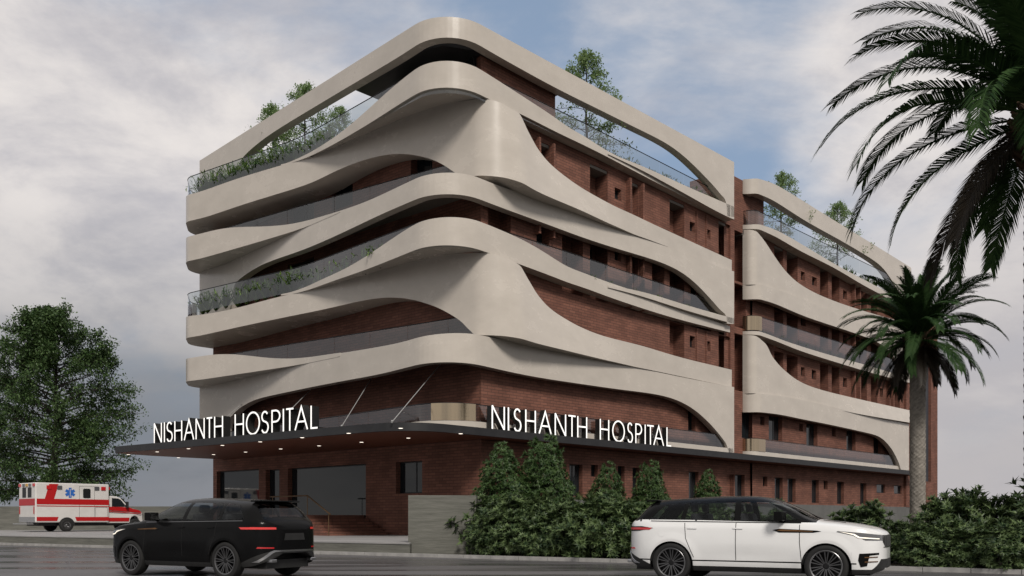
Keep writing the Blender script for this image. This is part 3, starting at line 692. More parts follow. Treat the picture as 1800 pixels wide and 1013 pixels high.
# entrance stair, flank wall and handrails
mb = MB()
for i in range(6): mb.box(-1.5, 1.9, 6.5 + .38 * i, 13.0 if i == 5 else 6.5 + .38 * (i + 1) + .02, .442, .44 + .16 * (i + 1))
mb.build('entrance_stair', M['brick'], HB)
mb = MB(); mb.tube([(-1.55, 6.2, 1.42), (-1.25, 8.6, 2.32), (-.95, 12.6, 2.34)], .035, 8)
for p in ((-1.5, 6.4, .44), (-1.25, 8.6, 1.4), (-.97, 12.3, 1.4)): mb.tube([p, (p[0], p[1], p[2] + (1.06 if p[2] < 1 else .93))], .02, 6)
mb.build('handrail', M['brass'], HB, smooth=40)

# ================================================================== the two signs
def letter_strokes(ch):
    """centre lines in a box 1 high; returns strokes and width"""
    if ch == 'N': return [[(0, 0), (0, 1)], [(0, 1), (.62, 0)], [(.62, 0), (.62, 1)]], .62
    if ch == 'I': return [[(0, 0), (0, 1)]], .0
    if ch == 'H': return [[(0, 0), (0, 1)], [(.58, 0), (.58, 1)], [(0, .52), (.58, .52)]], .58
    if ch == 'A': return [[(0, 0), (.37, 1), (.74, 0)], [(.13, .36), (.61, .36)]], .74
    if ch == 'T': return [[(0, .97), (.56, .97)], [(.28, 0), (.28, .97)]], .56
    if ch == 'L': return [[(0, 1), (0, .03), (.42, .03)]], .42
    if ch == 'P': return [[(0, 0), (0, 1)], [(0, .97), (.2, .97)] + [(.2 + .25 * math.sin(t), .72 + .25 * math.cos(t)) for t in np.linspace(.1, math.pi, 12)] + [(0, .47)]], .45
    if ch == 'O': return [[(.5 + .5 * math.cos(t), .5 + .5 * math.sin(t)) for t in np.linspace(0, 2 * math.pi, 41)]], 1.0
    if ch == 'S':
        up = [(.24 + .22 * math.cos(t), .75 + .22 * math.sin(t)) for t in np.linspace(R(30), R(240), 14)]
        dn = [(.25 + .25 * math.cos(t), .26 + .25 * math.sin(t)) for t in np.linspace(R(62), R(-155), 14)]
        return [up + dn], .5
def flat_stroke(mb, pts, w, closed=False):
    """ribbon of width w in the (x,z) plane, a solid bar from y0 to y1"""
    pts = [Vector(p) for p in pts]; n = len(pts); Lf, Rt = [], []
    for i in range(n):
        if closed: d0 = (pts[i] - pts[i-1 if i else n-2]).normalized(); d1 = (pts[(i+1) if i < n-1 else 1] - pts[i]).normalized()
        else: d0 = (pts[i] - pts[i-1]).normalized() if i else (pts[1] - pts[0]).normalized(); d1 = (pts[i+1] - pts[i]).normalized() if i < n-1 else d0
        t = (d0 + d1).normalized(); nn_ = Vector((-t.y, t.x)); s = w / 2 / max(.35, nn_.dot(Vector((-d0.y, d0.x))))
        Lf.append(pts[i] + nn_ * s); Rt.append(pts[i] - nn_ * s)
    return Lf, Rt
def make_sign(name, label, place, spans, word):
    """place(t) -> matrix whose x runs along the sign, y inward, z up; spans: (ch, t0, t1) along the sign"""
    root = empty(name, place(0)[0], place(0)[1]); tag(root, label, 'sign', None)
    return root
def sign_letter(root, ch, x, wd, h, y0, depth, sw):
    st, w = letter_strokes(ch); sx = (wd - sw) / w if w > 0 else 1
    body, face = MB(), MB()
    for k, s in enumerate(st):
        pts = [(x + sw / 2 + p[0] * sx, p[1] * h) for p in s]
        cl = ch == 'O'
        Lf, Rt = flat_stroke(body, pts, sw, cl)
        Z = .02
        n = len(pts); e = .0012 * k
        vs = [(q.x, y0 + .012 + e, q.y + Z) for q in Lf] + [(q.x, y0 + .012 + e, q.y + Z) for q in Rt] + [(q.x, y0 + depth + e, q.y + Z) for q in Lf] + [(q.x, y0 + depth + e, q.y + Z) for q in Rt]
        fs = []
        for i in range(n - 1):
            fs += [(i, i+1, n+i+1, n+i), (2*n+i, 3*n+i, 3*n+i+1, 2*n+i+1), (i, 2*n+i, 2*n+i+1, i+1), (n+i, n+i+1, 3*n+i+1, 3*n+i)]
        if not cl: fs += [(0, n, 3*n, 2*n), (n-1, 3*n-1, 4*n-1, 2*n-1)]
        body.add(vs, fs)
        vs2 = [(q.x, y0 + e, q.y + Z) for q in Lf] + [(q.x, y0 + e, q.y + Z) for q in Rt] + [(q.x, y0 + .011 + e, q.y + Z) for q in Lf] + [(q.x, y0 + .011 + e, q.y + Z) for q in Rt]
        face.add(vs2, fs)
    o = body.build('letter', M['letter_side'], root)
    face.build('letter_face', M['letter'], o)
    return o
WORDS = 'NISHANTHHOSPITAL'
right_px = [(200, 272), (288, 297), (320, 362), (383, 441), (456, 528), (544, 606), (616, 660), (667, 721), (790, 841), (858, 926), (940, 970), (984, 1020), (1035, 1043), (1046, 1086), (1082, 1140), (1154, 1181)]
left_px = [(58, 136), (158, 168), (183, 243), (261, 337), (354, 456), (471, 559), (576, 638), (654, 741), (857, 947), (969, 1106), (1119, 1193), (1221, 1308), (1333, 1347), (1361, 1442), (1449, 1582), (1607, 1681)]
# right-hand sign: along the canopy edge b = -.42, facing -b
S0 = (2.0, -.42)
sx, sy = ab2w(*S0)
sg = empty('hospital_sign', (sx, sy, 5.085), R(45))
tag(sg, 'lit white lettering NISHANTH HOSPITAL standing along the straight canopy edge above the bushes', 'sign', None)
for ch, (p, q) in zip(WORDS, right_px):
    u0, u1 = on_line(S0, (20, -.42), 800 + p / 3.1034), on_line(S0, (20, -.42), 800 + q / 3.1034)
    sign_letter(sg, ch, u0, max(u1 - u0, .11), 1.02, 0, .30, .074)
# left-hand sign: along the curved canopy edge, facing out over the forecourt
q0, q1 = Vector((-5.2, 18.1)), Vector((-3.12, 4.3))
dd = (q1 - q0).normalized(); wx, wy = ab2w(q0.x, q0.y); ang = math.atan2(dd.y, dd.x) + R(45)
sg = empty('hospital_sign', (wx, wy, 5.085), ang)
tag(sg, 'lit white lettering NISHANTH HOSPITAL on the projecting canopy over the forecourt, nearest the ambulance', 'sign', None)
q2 = q0 + dd * 30
for ch, (p, q) in zip(WORDS, left_px):
    u0, u1 = on_line(q0, q2, 260 + p / 5.625), on_line(q0, q2, 260 + q / 5.625)
    sign_letter(sg, ch, u0, max(u1 - u0, .11), 1.0, 0, .42, .074)
# ================================================================== vehicles
def car_paint(name, col, rough=.28, coat=.6):
    return mottled(mat(name, rough=rough, coat=coat, spec=.5), tuple(c_ * .97 for c_ in col), col, scale=3)
M['white_paint'] = car_paint('white_car_paint', (.80, .80, .80), .32, .7)
M['black_paint'] = mottled(mat('black_car_paint', rough=.22, coat=.04, spec=.08), (.0048, .0048, .005), (.0055, .0055, .006), scale=3)
M['black_gloss'] = mat('gloss_black_trim', (.005, .005, .005), .25, spec=.12)
M['black_plastic'] = mottled(mat('black_plastic', rough=.6), (.010, .010, .010), (.016, .016, .016), scale=6)
M['tyre'] = mottled(mat('tyre_rubber', rough=.75), (.006, .006, .006), (.011, .011, .011), scale=8)
M['rim_dark'] = mat('dark_alloy', (.014, .014, .015), .35, metal=.5)
M['rim_edge'] = mat('machined_alloy_edge', (.20, .20, .205), .3, metal=.9)
M['chrome'] = mat('bright_trim', (.55, .55, .56), .22, metal=1)
M['bronze'] = mat('bronze_trim', (.20, .10, .042), .35, metal=.7)
M['lens_red'] = mat('red_lamp_lens', (.35, .01, .012), .12, emit=(.9, .03, .03), es=.12, coat=1)
M['lens_red_lit'] = mat('lit_red_lamp', (.5, .02, .02), .2, emit=(1, .06, .04), es=.16, coat=1)
M['lens_clear'] = mat('clear_lamp_lens', (.09, .09, .095), .08, spec=.8, coat=1)
M['lens_glow'] = mat('lit_lamp_strip', (.8, .76, .68), .3, emit=(1, .9, .74), es=.8)
M['seat'] = mat('dark_seat_fabric', (.018, .018, .02), .8)
M['seam'] = mat('panel_seam', (.004, .004, .004), .8)

XF, XR = 2.40, -2.44           # nose and tail of the estate-bodied off-roader
AXF, AXR, RW, RA = 1.44, -1.435, .385, .435
roofline = pchip([(-2.46, 1.00), (-2.41, 1.12), (-2.34, 1.20), (-2.25, 1.27), (-1.97, 1.565), (-1.88, 1.605), (-1.4, 1.645), (-.9, 1.67), (-.3, 1.685), (.05, 1.675), (.28, 1.645), (.48, 1.59), (.8, 1.445), (1.15, 1.27), (1.3, 1.22), (1.6, 1.185), (1.95, 1.135), (2.2, 1.08), (2.34, 1.015), (2.42, .94)])
beltline = pchip([(-2.46, .98), (-2.40, 1.10), (-2.25, 1.165), (-1.8, 1.18), (0, 1.165), (1.0, 1.14), (1.3, 1.125), (1.7, 1.09), (2.1, 1.03), (2.32, .965), (2.42, .90)])
sill = pchip([(-2.46, .62), (-2.42, .47), (-2.3, .36), (-2.0, .27), (-1.5, .245), (1.4, .235), (2.0, .25), (2.25, .28), (2.37, .33), (2.42, .38)])
def half_w(x):
    if x > 1.35: t = (x - 1.35) / (XF + .01 - 1.35); w = .955 * (1 - max(t, 0) ** 4.2) ** (1 / 3.0)
    elif x < -1.5: t = (-1.5 - x) / (-1.5 - (XR - .01)); w = .955 * (1 - max(t, 0) ** 3.4) ** (1 / 3.2)
    else: w = .955
    return max(w, .02)
def body_pt(x, k, nb, nt):
    zt, zb = roofline(x), beltline(x); w = half_w(x); s = sill(x)
    for ax in (AXF, AXR):
        d = x - ax
        if abs(d) < RA: s = max(s, .385 + math.sqrt(RA * RA - d * d) - .02 if abs(d) < RA else s)
    if k <= nb:
        t = k / nb; z = s + (zb - s) * t
        h = (z - .25) / .9
        prof = .915 + .085 * math.sin(min(max(h, 0), 1) ** .75 * math.pi * .86) ** .8 if h > 0 else .915
        prof -= .028 * max(0, (z - (zb - .12)) / .12) ** 1.6
        mid = max(0, 1 - abs(x + .02) / 1.1); prof -= .016 * mid * max(0, 1 - abs(z - .55) / .2)   # hollowed lower door
        for ax in (AXF, AXR):                                                                     # wheel arch shoulders
            d = math.hypot(x - ax, z - .385)
            if d < .62: prof += .014 * max(0, 1 - abs(d - .47) / .13)
        return Vector((x, w * prof, z))
    t = (k - nb) / (nt); th = t * math.pi / 2
    cabin = min(max((zt - zb) / .4, 0), 1)
    n = 2.3 + 1.6 * cabin
    w0 = w * (1 - .022 - .0)* (1 - .062)
    z = zb + (zt - zb) * math.sin(th) ** (2 / n); y = w0 * math.cos(th) ** (2 / n) if t < 1 else 0
    y *= 1 - .245 * cabin * ((z - zb) / max(zt - zb, .01)) ** 1.1
    if t > 0 and t < .12: pass
    return Vector((x, y, z))
def cut(bm, pts_lines):
    for (x0, z0, x1, z1) in pts_lines:
        n = Vector((z1 - z0, 0, -(x1 - x0))).normalized()
        bmesh.ops.bisect_plane(bm, geom=bm.verts[:] + bm.edges[:] + bm.faces[:], plane_co=(x0, 0, z0), plane_no=n, dist=1e-5)
def inside(poly, x, y):
    r = False; n = len(poly)
    for i in range(n):
        x0, y0 = poly[i]; x1, y1 = poly[(i+1) % n]
        if (y0 > y) != (y1 > y) and x < (x1 - x0) * (y - y0) / (y1 - y0) + x0: r = not r
    return r
def sub_mesh(bm, faces, name, m, parent, smooth=30, thick=0):
    vm = {}; mb = MB()
    vs, fs = [], []
    for f in faces:
        idx = []
        for v in f.verts:
            if v.index not in vm: vm[v.index] = len(vs); vs.append(tuple(v.co))
            idx.append(vm[v.index])
        fs.append(tuple(idx))
    mb.add(vs, fs)
    o = mb.build(name, m, parent, smooth=smooth, fix=False)
    return o
def project_patch(bvh, poly, view, name, m, parent, off=.006, depth=.012, step=.03, side=1):
    """a thin panel lying on the bodywork: outline poly in side view (x,z), front/rear view (y,z) or top view (x,y), pressed onto the surface"""
    bm = bmesh.new()
    vs = [bm.verts.new((p[0], p[1], 0)) for p in poly]; bm.faces.new(vs)
    xs = [p[0] for p in poly]; ys = [p[1] for p in poly]
    for ax, lo, hi in ((0, min(xs), max(xs)), (1, min(ys), max(ys))):
        k = math.ceil(lo / step)
        while k * step < hi:
            co_ = Vector((0, 0, 0)); co_[ax] = k * step; no = Vector((0, 0, 0)); no[ax] = 1
            bmesh.ops.bisect_plane(bm, geom=bm.verts[:] + bm.edges[:] + bm.faces[:], plane_co=co_, plane_no=no, dist=1e-5); k += 1
    bad = []
    for v in bm.verts:
        p, q = v.co.x, v.co.y
        if view == 'side': o, d = Vector((p, 3 * side, q)), Vector((0, -side, 0))
        elif view == 'front': o, d = Vector((4, p, q)), Vector((-1, 0, 0))
        elif view == 'rear': o, d = Vector((-4, p, q)), Vector((1, 0, 0))
        else: o, d = Vector((p, q, 4)), Vector((0, 0, -1))
        h = bvh.ray_cast(o, d)
        if h[0] is None: bad.append(v); continue
        nn_ = h[1] if h[1].dot(d) < 0 else -h[1]
        v.co = h[0] + nn_ * off - d * .002
    if bad: bmesh.ops.delete(bm, geom=bad, context='VERTS')
    bm.normal_update()
    bm.verts.index_update()
    if depth:
        r = bmesh.ops.extrude_face_region(bm, geom=bm.faces[:])
        cen = Vector((0, 0, 0))
        ev = [g for g in r['geom'] if isinstance(g, bmesh.types.BMVert)]
        for v in ev:
            if view == 'side': v.co.y -= side * depth
            elif view == 'front': v.co.x -= depth
            elif view == 'rear': v.co.x += depth
            else: v.co.z -= depth
        bmesh.ops.recalc_face_normals(bm, faces=bm.faces)
    me = bpy.data.meshes.new(name); bm.to_mesh(me); bm.free(); me.materials.append(m)
    me.shade_smooth(); me.set_sharp_from_angle(angle=R(40))
    o = bpy.data.objects.new(name, me); COL.objects.link(o); o.parent = parent
    return o
def mirror(poly): return [(-p[0], p[1]) for p in poly][::-1]

def wheel_meshes(r=.385, w=.245, rr=.285):
    t = MB(); t.lathe([(rr, -w*.46), (r-.05, -w/2), (r-.012, -w*.42), (r, -w*.28), (r, w*.28), (r-.012, w*.42), (r-.05, w/2), (rr + .004, w*.46), (rr - .01, w*.40), (rr-.012, -w*.40), (rr, -w*.46)], None, 44)
    m1 = MB()
    m1.lathe([(rr-.012, w*.44), (rr-.03, w*.36), (rr-.035, -.02), (.06, -.05)], None, 40)      # barrel and dark back
    m1.lathe([(.0, w*.40), (.045, w*.40), (.062, w*.33), (.066, .0)], None, 20)
    e = MB()
    e.lathe([(rr+.006, w*.45), (rr-.004, w*.475), (rr-.022, w*.44), (rr-.024, w*.40)], None, 44)
    for k in range(20):
        a = 2 * math.pi * (k + (.12 if k % 2 else -.12)) / 20; A = Matrix.Rotation(a, 4, 'Z')
        for (b_, y0, y1, z0, z1) in ((m1, -.0095, .0095, w*.14, w*.355), (e, -.0055, .0055, w*.356, w*.385)):
            vs = [A @ Vector(p) for p in ((.055, y0, z0), (.055, y1, z0), (rr-.02, y1*1.25, z0+.02), (rr-.02, y0*1.25, z0+.02), (.055, y0, z1-.02), (.055, y1, z1-.02), (rr-.02, y1*1.25, z1+.008), (rr-.02, y0*1.25, z1+.008))]
            b_.add(vs, [(0,3,2,1), (4,5,6,7), (0,1,5,4), (1,2,6,5), (2,3,7,6), (3,0,4,7)])
    return t, m1, e
def add_wheels(root, axles, half, r=.385, w=.245, rr=.285):
    first = None
    for ax in axles:
        for s in (1, -1):
            if first is None:
                t, m1, e = wheel_meshes(r, w, rr)
                wh = t.build('wheel', M['tyre'], root, smooth=40)
                rim = m1.build('rim', M['rim_dark'], wh, smooth=40); e.build('rim_edge', M['rim_edge'], wh, smooth=40); first = wh
            else: wh = copy_tree(first, root)
            wh.location = (ax, s * half, r); wh.rotation_euler = (R(-90) * s, 0.35 * ax, 0) if s > 0 else (R(90), .2, 0)

def make_suv(paint, label, dark):
    root = empty('parked_car'); tag(root, label, 'car')
    nb, nt_ = 22, 22
    xs = set(np.linspace(XR, XF, 120))
    for ax in (AXF, AXR):
        xs |= set(ax + RA * np.sin(np.linspace(-math.pi/2, math.pi/2, 25))); xs |= {ax - RA - .004, ax + RA + .004}
    xs |= set(XF - .3 * (1 - np.sin(np.linspace(0, math.pi/2, 14)))) | set(XR + .3 * (1 - np.sin(np.linspace(0, math.pi/2, 14))))
    xs = sorted(xs); xs = [x for i, x in enumerate(xs) if i == 0 or x - xs[i-1] > .002]
    bm = bmesh.new(); K_ = nb + nt_; rows = []
    for x in xs:
        half = [body_pt(x, k, nb, nt_) for k in range(K_ + 1)]
        row = [bm.verts.new(p) for p in half]
        rowm = [bm.verts.new((p.x, -p.y, p.z)) for p in half[:-1]]
        rows.append(row + rowm[::-1])
    for r0, r1 in zip(rows, rows[1:]):
        for j in range(len(r0) - 1):
            try: bm.faces.new((r0[j], r1[j], r1[j+1], r0[j+1]))
            except ValueError: pass
    for r_ in (rows[0], rows[-1]):
        c_ = len(r_) // 2
        for j in range(c_): 
            try: bm.faces.new((r_[j], r_[j+1], r_[len(r_)-2-j], r_[len(r_)-1-j])) if j < c_ - 1 else bm.faces.new((r_[j], r_[j+1], r_[j+2]))
            except (ValueError, IndexError): pass
    bmesh.ops.remove_doubles(bm, verts=bm.verts, dist=.0008)
    bmesh.ops.recalc_face_normals(bm, faces=bm.faces)
    # outlines of the side glazing and the black lower body, cut cleanly into the skin
    front_win = [(-.10, 1.205), (-.13, 1.575), (.30, 1.565), (.40, 1.535), (.93, 1.215)]
    rear_win = [(-1.17, 1.215), (-1.13, 1.56), (-.24, 1.58), (-.22, 1.205)]
    quarter = [(-1.88, 1.235), (-1.62, 1.50), (-1.22, 1.555), (-1.26, 1.22)]
    for poly in (front_win, rear_win, quarter):
        cut(bm, [(*poly[i], *poly[(i+1) % len(poly)]) for i in range(len(poly))])
    cut(bm, [(-3, .335, 3, .335), (-3, .425, 3, .425), (-3, .45, 3, .45), (-3, 1.19, 3, 1.16), (.45, 1.60, 1.22, 1.235), (-2.5, .63, -1.84, .335), (1.24, 0, 1.24, 2), (.43, 0, .43, 2), (-2.235, 0, -2.235, 2), (-1.985, 0, -1.985, 2)])
    bm.faces.ensure_lookup_table(); bm.normal_update(); bm.verts.index_update()
    groups = {k_: [] for k_ in ('body', 'roof', 'front_win', 'rear_win', 'quarter', 'shield', 'tail_glass', 'sill_cladding', 'strip')}
    for f in bm.faces:
        c_ = f.calc_center_median(); x, y, z = c_.x, abs(c_.y), c_.z
        belt = beltline(x); ws = None
        upper = z > belt + .03 and x < 1.26 and x > -2.25
        if upper:
            side = y > .42
            if side and inside(front_win, x, z): groups['front_win'].append(f); continue
            if side and inside(rear_win, x, z): groups['rear_win'].append(f); continue
            if side and inside(quarter, x, z): groups['quarter'].append(f); continue
            if x > .40 and x < 1.24 and y < .60 + (1.24 - x) * .0 and y < .78 - .17 * (1.22 - x) and z > roofline(x) - .11: groups['shield'].append(f); continue
            if -2.235 < x < -1.985 and y < .58 + .3 * (-1.97 - x): groups['tail_glass'].append(f); continue
            if z > (1.19 - .005 * (x + 3)): groups['roof'].append(f); continue
        if z < .335 or (x < -1.84 and z < .335 + (-1.84 - x) * .447): groups['sill_cladding'].append(f)
        elif .425 < z < .45 and -2.3 < x < 1.95: groups['strip'].append(f)
        else: groups['body'].append(f)
    if sum(f.normal.y * f.calc_center_median().y for f in bm.faces) < 0:
        bmesh.ops.reverse_faces(bm, faces=bm.faces[:]); bm.normal_update()
    bvh = BVHTree.FromBMesh(bm)
    body = sub_mesh(bm, groups['body'], 'body', paint, root)
    sub_mesh(bm, groups['roof'], 'roof', M['black_gloss'], root)
    sub_mesh(bm, groups['sill_cladding'], 'sill_cladding', M['black_plastic'], root)
    sub_mesh(bm, groups['strip'], 'trim_strip', M['black_gloss'], root)
    for s in (1, -1):
        for k_, nm in (('front_win', 'door_window'), ('rear_win', 'door_window'), ('quarter', 'quarter_window')):
            sub_mesh(bm, [f for f in groups[k_] if f.calc_center_median().y * s > 0], nm, M['car_glass'], root)
    sub_mesh(bm, groups['shield'], 'windscreen', M['car_glass'], root); sub_mesh(bm, groups['tail_glass'], 'rear_window', M['car_glass'], root)
    # floor, wheel wells, seats, dashboard
    mb = MB(); mb.box(-2.25, 2.15, -.62, .62, .22, .40); mb.box(-2.0, 1.2, -.86, .86, .40, .62)
    for ax in (AXF, AXR):
        for s in (1, -1):
            n_ = 18
            prof = [(ax + RA * math.cos(t), .385 + RA * math.sin(t)) for t in np.linspace(-.25, math.pi + .25, n_)]
            o_ = len(mb.v); y0, y1 = .52 * s, .925 * s
            mb.add([(p[0], y0, p[1]) for p in prof] + [(p[0], y1, p[1]) for p in prof], [(i, i+1, n_+i+1, n_+i) for i in range(n_-1)] + [tuple(range(n_))])
    mb.build('underbody', M['black_plastic'], root)
    mb = MB(); mb.box(.75, 1.2, -.78, .78, .62, 1.14); mb.box(-2.05, 1.2, -.84, .84, .60, .66)
    mb.build('dashboard', M['seat'], root, bevel=.03)
    for (x, y) in ((.18, .38), (.18, -.38), (-.72, .38), (-.72, -.38)):
        mb = MB(); T = Matrix.Translation((x, y, 0)); B = Matrix.Translation((x - .28, y, .95)) @ Matrix.Rotation(R(-14), 4, 'Y')
        mb.box(-.28, .28, -.25, .25, .64, .84, T); mb.box(-.07, .07, -.24, .24, -.15, .40, B); mb.box(-.05, .05, -.13, .13, .43, .60, B)
        mb.build('seat', M['seat'], root, bevel=.045)
    # mirrors, handles, seams, vents
    for s in (1, -1):
        mb = MB(); mb.box(-.085, .075, -.125, .125, -.085, .085, Matrix.Translation((.66, 1.03 * s, 1.285)) @ Matrix.Rotation(R(8) * s, 4, 'Z'))
        mb.tube([(.72, .80 * s, 1.20), (.68, .98 * s, 1.25)], .03, 8)
        mb.build('wing_mirror', M['black_gloss'], root, smooth=50, bevel=.045)
        for hx in (-.02 - .12, -1.02):
            project_patch(bvh, [(hx - .09, 1.045), (hx - .09, 1.068), (hx + .09, 1.065), (hx + .09, 1.042)], 'side', 'door_handle', paint, root, off=.012, depth=.012, side=s)
        for nm, pl in (('door_seam', [(1.02, .46), (.985, .8), (.98, 1.13)]), ('door_seam', [(-.175, .46), (-.18, 1.16)]), ('door_seam', [(-.98, .50), (-1.14, .86), (-1.17, 1.16)])):
            w_ = .006; poly = [(p[0] - w_, p[1]) for p in pl] + [(p[0] + w_, p[1]) for p in pl][::-1]
            project_patch(bvh, poly, 'side', nm, M['seam'], root, off=.0012, depth=0, side=s)
        project_patch(bvh, [(.50, 1.03), (.62, 1.055), (1.28, 1.025), (1.36, 1.01), (1.22, .985), (.62, .985)], 'side', 'side_vent', M['black_gloss'], root, off=.004, depth=.006, side=s)
        project_patch(bvh, [(.58, 1.025), (.66, 1.042), (1.20, 1.015), (1.22, 1.005), (.66, 1.010)], 'side', 'vent_blade', M['bronze'], root, off=.010, depth=.006, side=s)
        project_patch(bvh, [(-1.62 + .08 * math.cos(t), .97 + .085 * math.sin(t)) for t in np.linspace(0, 2*math.pi, 24)[:-1]] , 'side', 'fuel_flap', paint, root, off=.0015, depth=.001, side=s) if s < 0 else None
        # headlamps: swept back from the grille into the wing
        hl = project_patch(bvh, [(1.62, 1.005), (1.64, 1.018), (2.05, .985), (2.365, .945), (2.365, .85), (2.10, .855), (1.95, .93)], 'side', 'headlight', M['lens_clear'], root, off=.006, depth=.01, side=s)
        project_patch(bvh, [(1.66, 1.008), (1.92, .965), (2.0, .915), (2.30, .888), (2.30, .874), (1.99, .895), (1.90, .95)], 'side', 'daytime_lamp', M['lens_glow'], hl, off=.013, depth=.005, side=s)
        project_patch(bvh, [(2.0, .62), (2.30, .635), (2.30, .60), (2.16, .585), (2.12, .40), (2.02, .38), (1.98, .50)], 'side', 'bumper_vent', M['black_gloss'], root, off=.005, depth=.006, side=s)
        for zz_ in (.545, .465):
            project_patch(bvh, [(2.08, zz_), (2.08, zz_ + .018), (2.28, zz_ + .024), (2.28, zz_ + .008)], 'side', 'vent_blade', M['bronze'] if not dark else M['chrome'], root, off=.012, depth=.008, side=s)
        # tail lamps
        tl = project_patch(bvh, [(-1.80, 1.055), (-2.05, 1.09), (-2.40, 1.085), (-2.40, .99), (-2.1, 1.0)], 'side', 'tail_light', M['black_gloss'], root, off=.004, depth=.006, side=s)
        project_patch(bvh, [(-1.90, 1.05), (-2.08, 1.066), (-2.40, 1.063), (-2.40, 1.022), (-2.14, 1.028)], 'side', 'lamp_strip', M['lens_red_lit'] if dark else M['lens_red'], tl, off=.009, depth=.005, side=s)
        sr = [(.50 * s, 1.06), (.50 * s, 1.02), (.92 * s, 1.022), (.92 * s, 1.063)]
        project_patch(bvh, sr, 'rear', 'lamp_strip', M['lens_red_lit'] if dark else M['lens_red'], tl, off=.010, depth=.006)
        project_patch(bvh, [(-2.22, .67), (-2.40, .66), (-2.40, .635), (-2.20, .64)], 'side', 'reflector', M['lens_red'], root, off=.006, depth=.005, side=s)
    project_patch(bvh, [(-.56, .82), (-.60, .945), (.60, .945), (.56, .82), (.46, .74), (-.46, .74)], 'front', 'grille', M['black_plastic'], root, off=.004, depth=.006)
    for i in range(11):
        y = -.46 + .09 * i; project_patch(bvh, [(y - .004, .75), (y + .004, .75), (y + .034, .93), (y + .026, .93)], 'front', 'grille_bar', M['rim_edge'], root, off=.008, depth=.004)
    project_patch(bvh, [(-.54, .742), (.54, .742), (.54, .728), (-.54, .728)], 'front', 'grille_trim', M['chrome'], root, off=.01, depth=.006)
    project_patch(bvh, [(-.78, .335), (-.62, .52), (.62, .52), (.78, .335)], 'front', 'bumper_insert', M['black_plastic'], root, off=.006, depth=.006)
    for s in (1, -1): project_patch(bvh, [(1.32, .34 * s), (1.72, .42 * s), (1.72, .48 * s), (1.32, .41 * s)], 'top', 'bonnet_vent', M['black_gloss'], root, off=.004, depth=.004)
    # tail: spoiler, plate recess, bumper skirt and diffuser trim
    mb = MB(); mb.prism([(-1.80, .60), (-1.80, -.60), (-2.06, -.57), (-2.10, -.3), (-2.10, .3), (-2.06, .57)], 1.585, 1.618); mb.build('roof_spoiler', M['black_gloss'], root, bevel=.012)
    project_patch(bvh, [(-.30, .80), (.30, .80), (.27, .94), (-.27, .94)], 'rear', 'number_plate_recess', M['black_plastic'], root, off=.004, depth=.004)
    project_patch(bvh, [(-.85, .34), (-.60, .58), (.60, .58), (.85, .34), (.70, .335), (-.70, .335)], 'rear', 'bumper_skirt', M['black_plastic'], root, off=.006, depth=.006)
    project_patch(bvh, [(-.86, .36), (-.62, .575), (-.55, .60), (.55, .60), (.62, .575), (.86, .36), (.79, .36), (.58, .54), (.52, .565), (-.52, .565), (-.58, .54), (-.79, .36)], 'rear', 'diffuser_trim', M['chrome'], root, off=.014, depth=.01, step=.05)
    for s in (1, -1):
        mb = MB(); mb.box(-2.44, -2.30, min(.50*s, .66*s), max(.50*s, .66*s), .355, .42); mb.build('exhaust', M['chrome'], root, bevel=.015)
    for s in (1, -1): project_patch(bvh, [(-1.86, 1.20), (1.0, 1.166), (1.0, 1.153), (-1.86, 1.187)], 'side', 'belt_trim', M['rim_edge'] if dark else M['black_gloss'], root, off=.006, depth=.006, side=s)
    bm.free()
    add_wheels(root, (AXF, AXR), .835)
    return root
def place_car(root, front_px, front_D, heading):
    """put the front axle's visible wheel where the photograph shows it"""
    h = Vector((math.cos(heading), math.sin(heading)))
    return h
white = make_suv(M['white_paint'], 'white off-road estate car with black roof parked in front of the bushes', False)
def put(root, wx, wy, hx, hy, side, axle):
    """wx,wy: ground point under a wheel centre on the given side; heading along (hx,hy)"""
    h = Vector((hx, hy)).normalized(); l = Vector((-h.y, h.x))
    p = Vector((wx, wy)) - h * axle - l * (side * .85)
    root.location = (p.x, p.y, 0); root.rotation_euler = (0, 0, math.atan2(h.y, h.x))
def gp(px, D): return ((px - CX) / F * D, D)
fx, fy = gp(1453, 15.85)
put(white, fx, fy, math.cos(R(28)), -math.sin(R(28)), -1, AXF)
black = make_suv(M['black_paint'], 'black off-road estate car with lit red tail lamps beside the forecourt kerb', True)
fx, fy = gp(236, 19.3)
put(black, fx, fy, -math.cos(R(29)), math.sin(R(29)), 1, AXF)

# ---- ambulance: box body behind a van cab
M['amb_white'] = mottled(mat('ambulance_white', rough=.35, coat=.3), (.60, .58, .56), (.66, .64, .62), scale=2)
M['amb_red'] = mat('ambulance_red', (.42, .012, .014), .35, coat=.3)
M['amb_blue'] = mat('emblem_blue', (.03, .13, .45), .4)
M['amb_step'] = mottled(mat('tread_plate', rough=.35, metal=.8), (.42, .42, .43), (.55, .55, .56), scale=20)
M['amber'] = mat('amber_lens', (.55, .30, .02), .2, coat=1)
amb = empty('ambulance'); tag(amb, 'white and red box-bodied ambulance parked under the tree by the grey wall', 'ambulance')
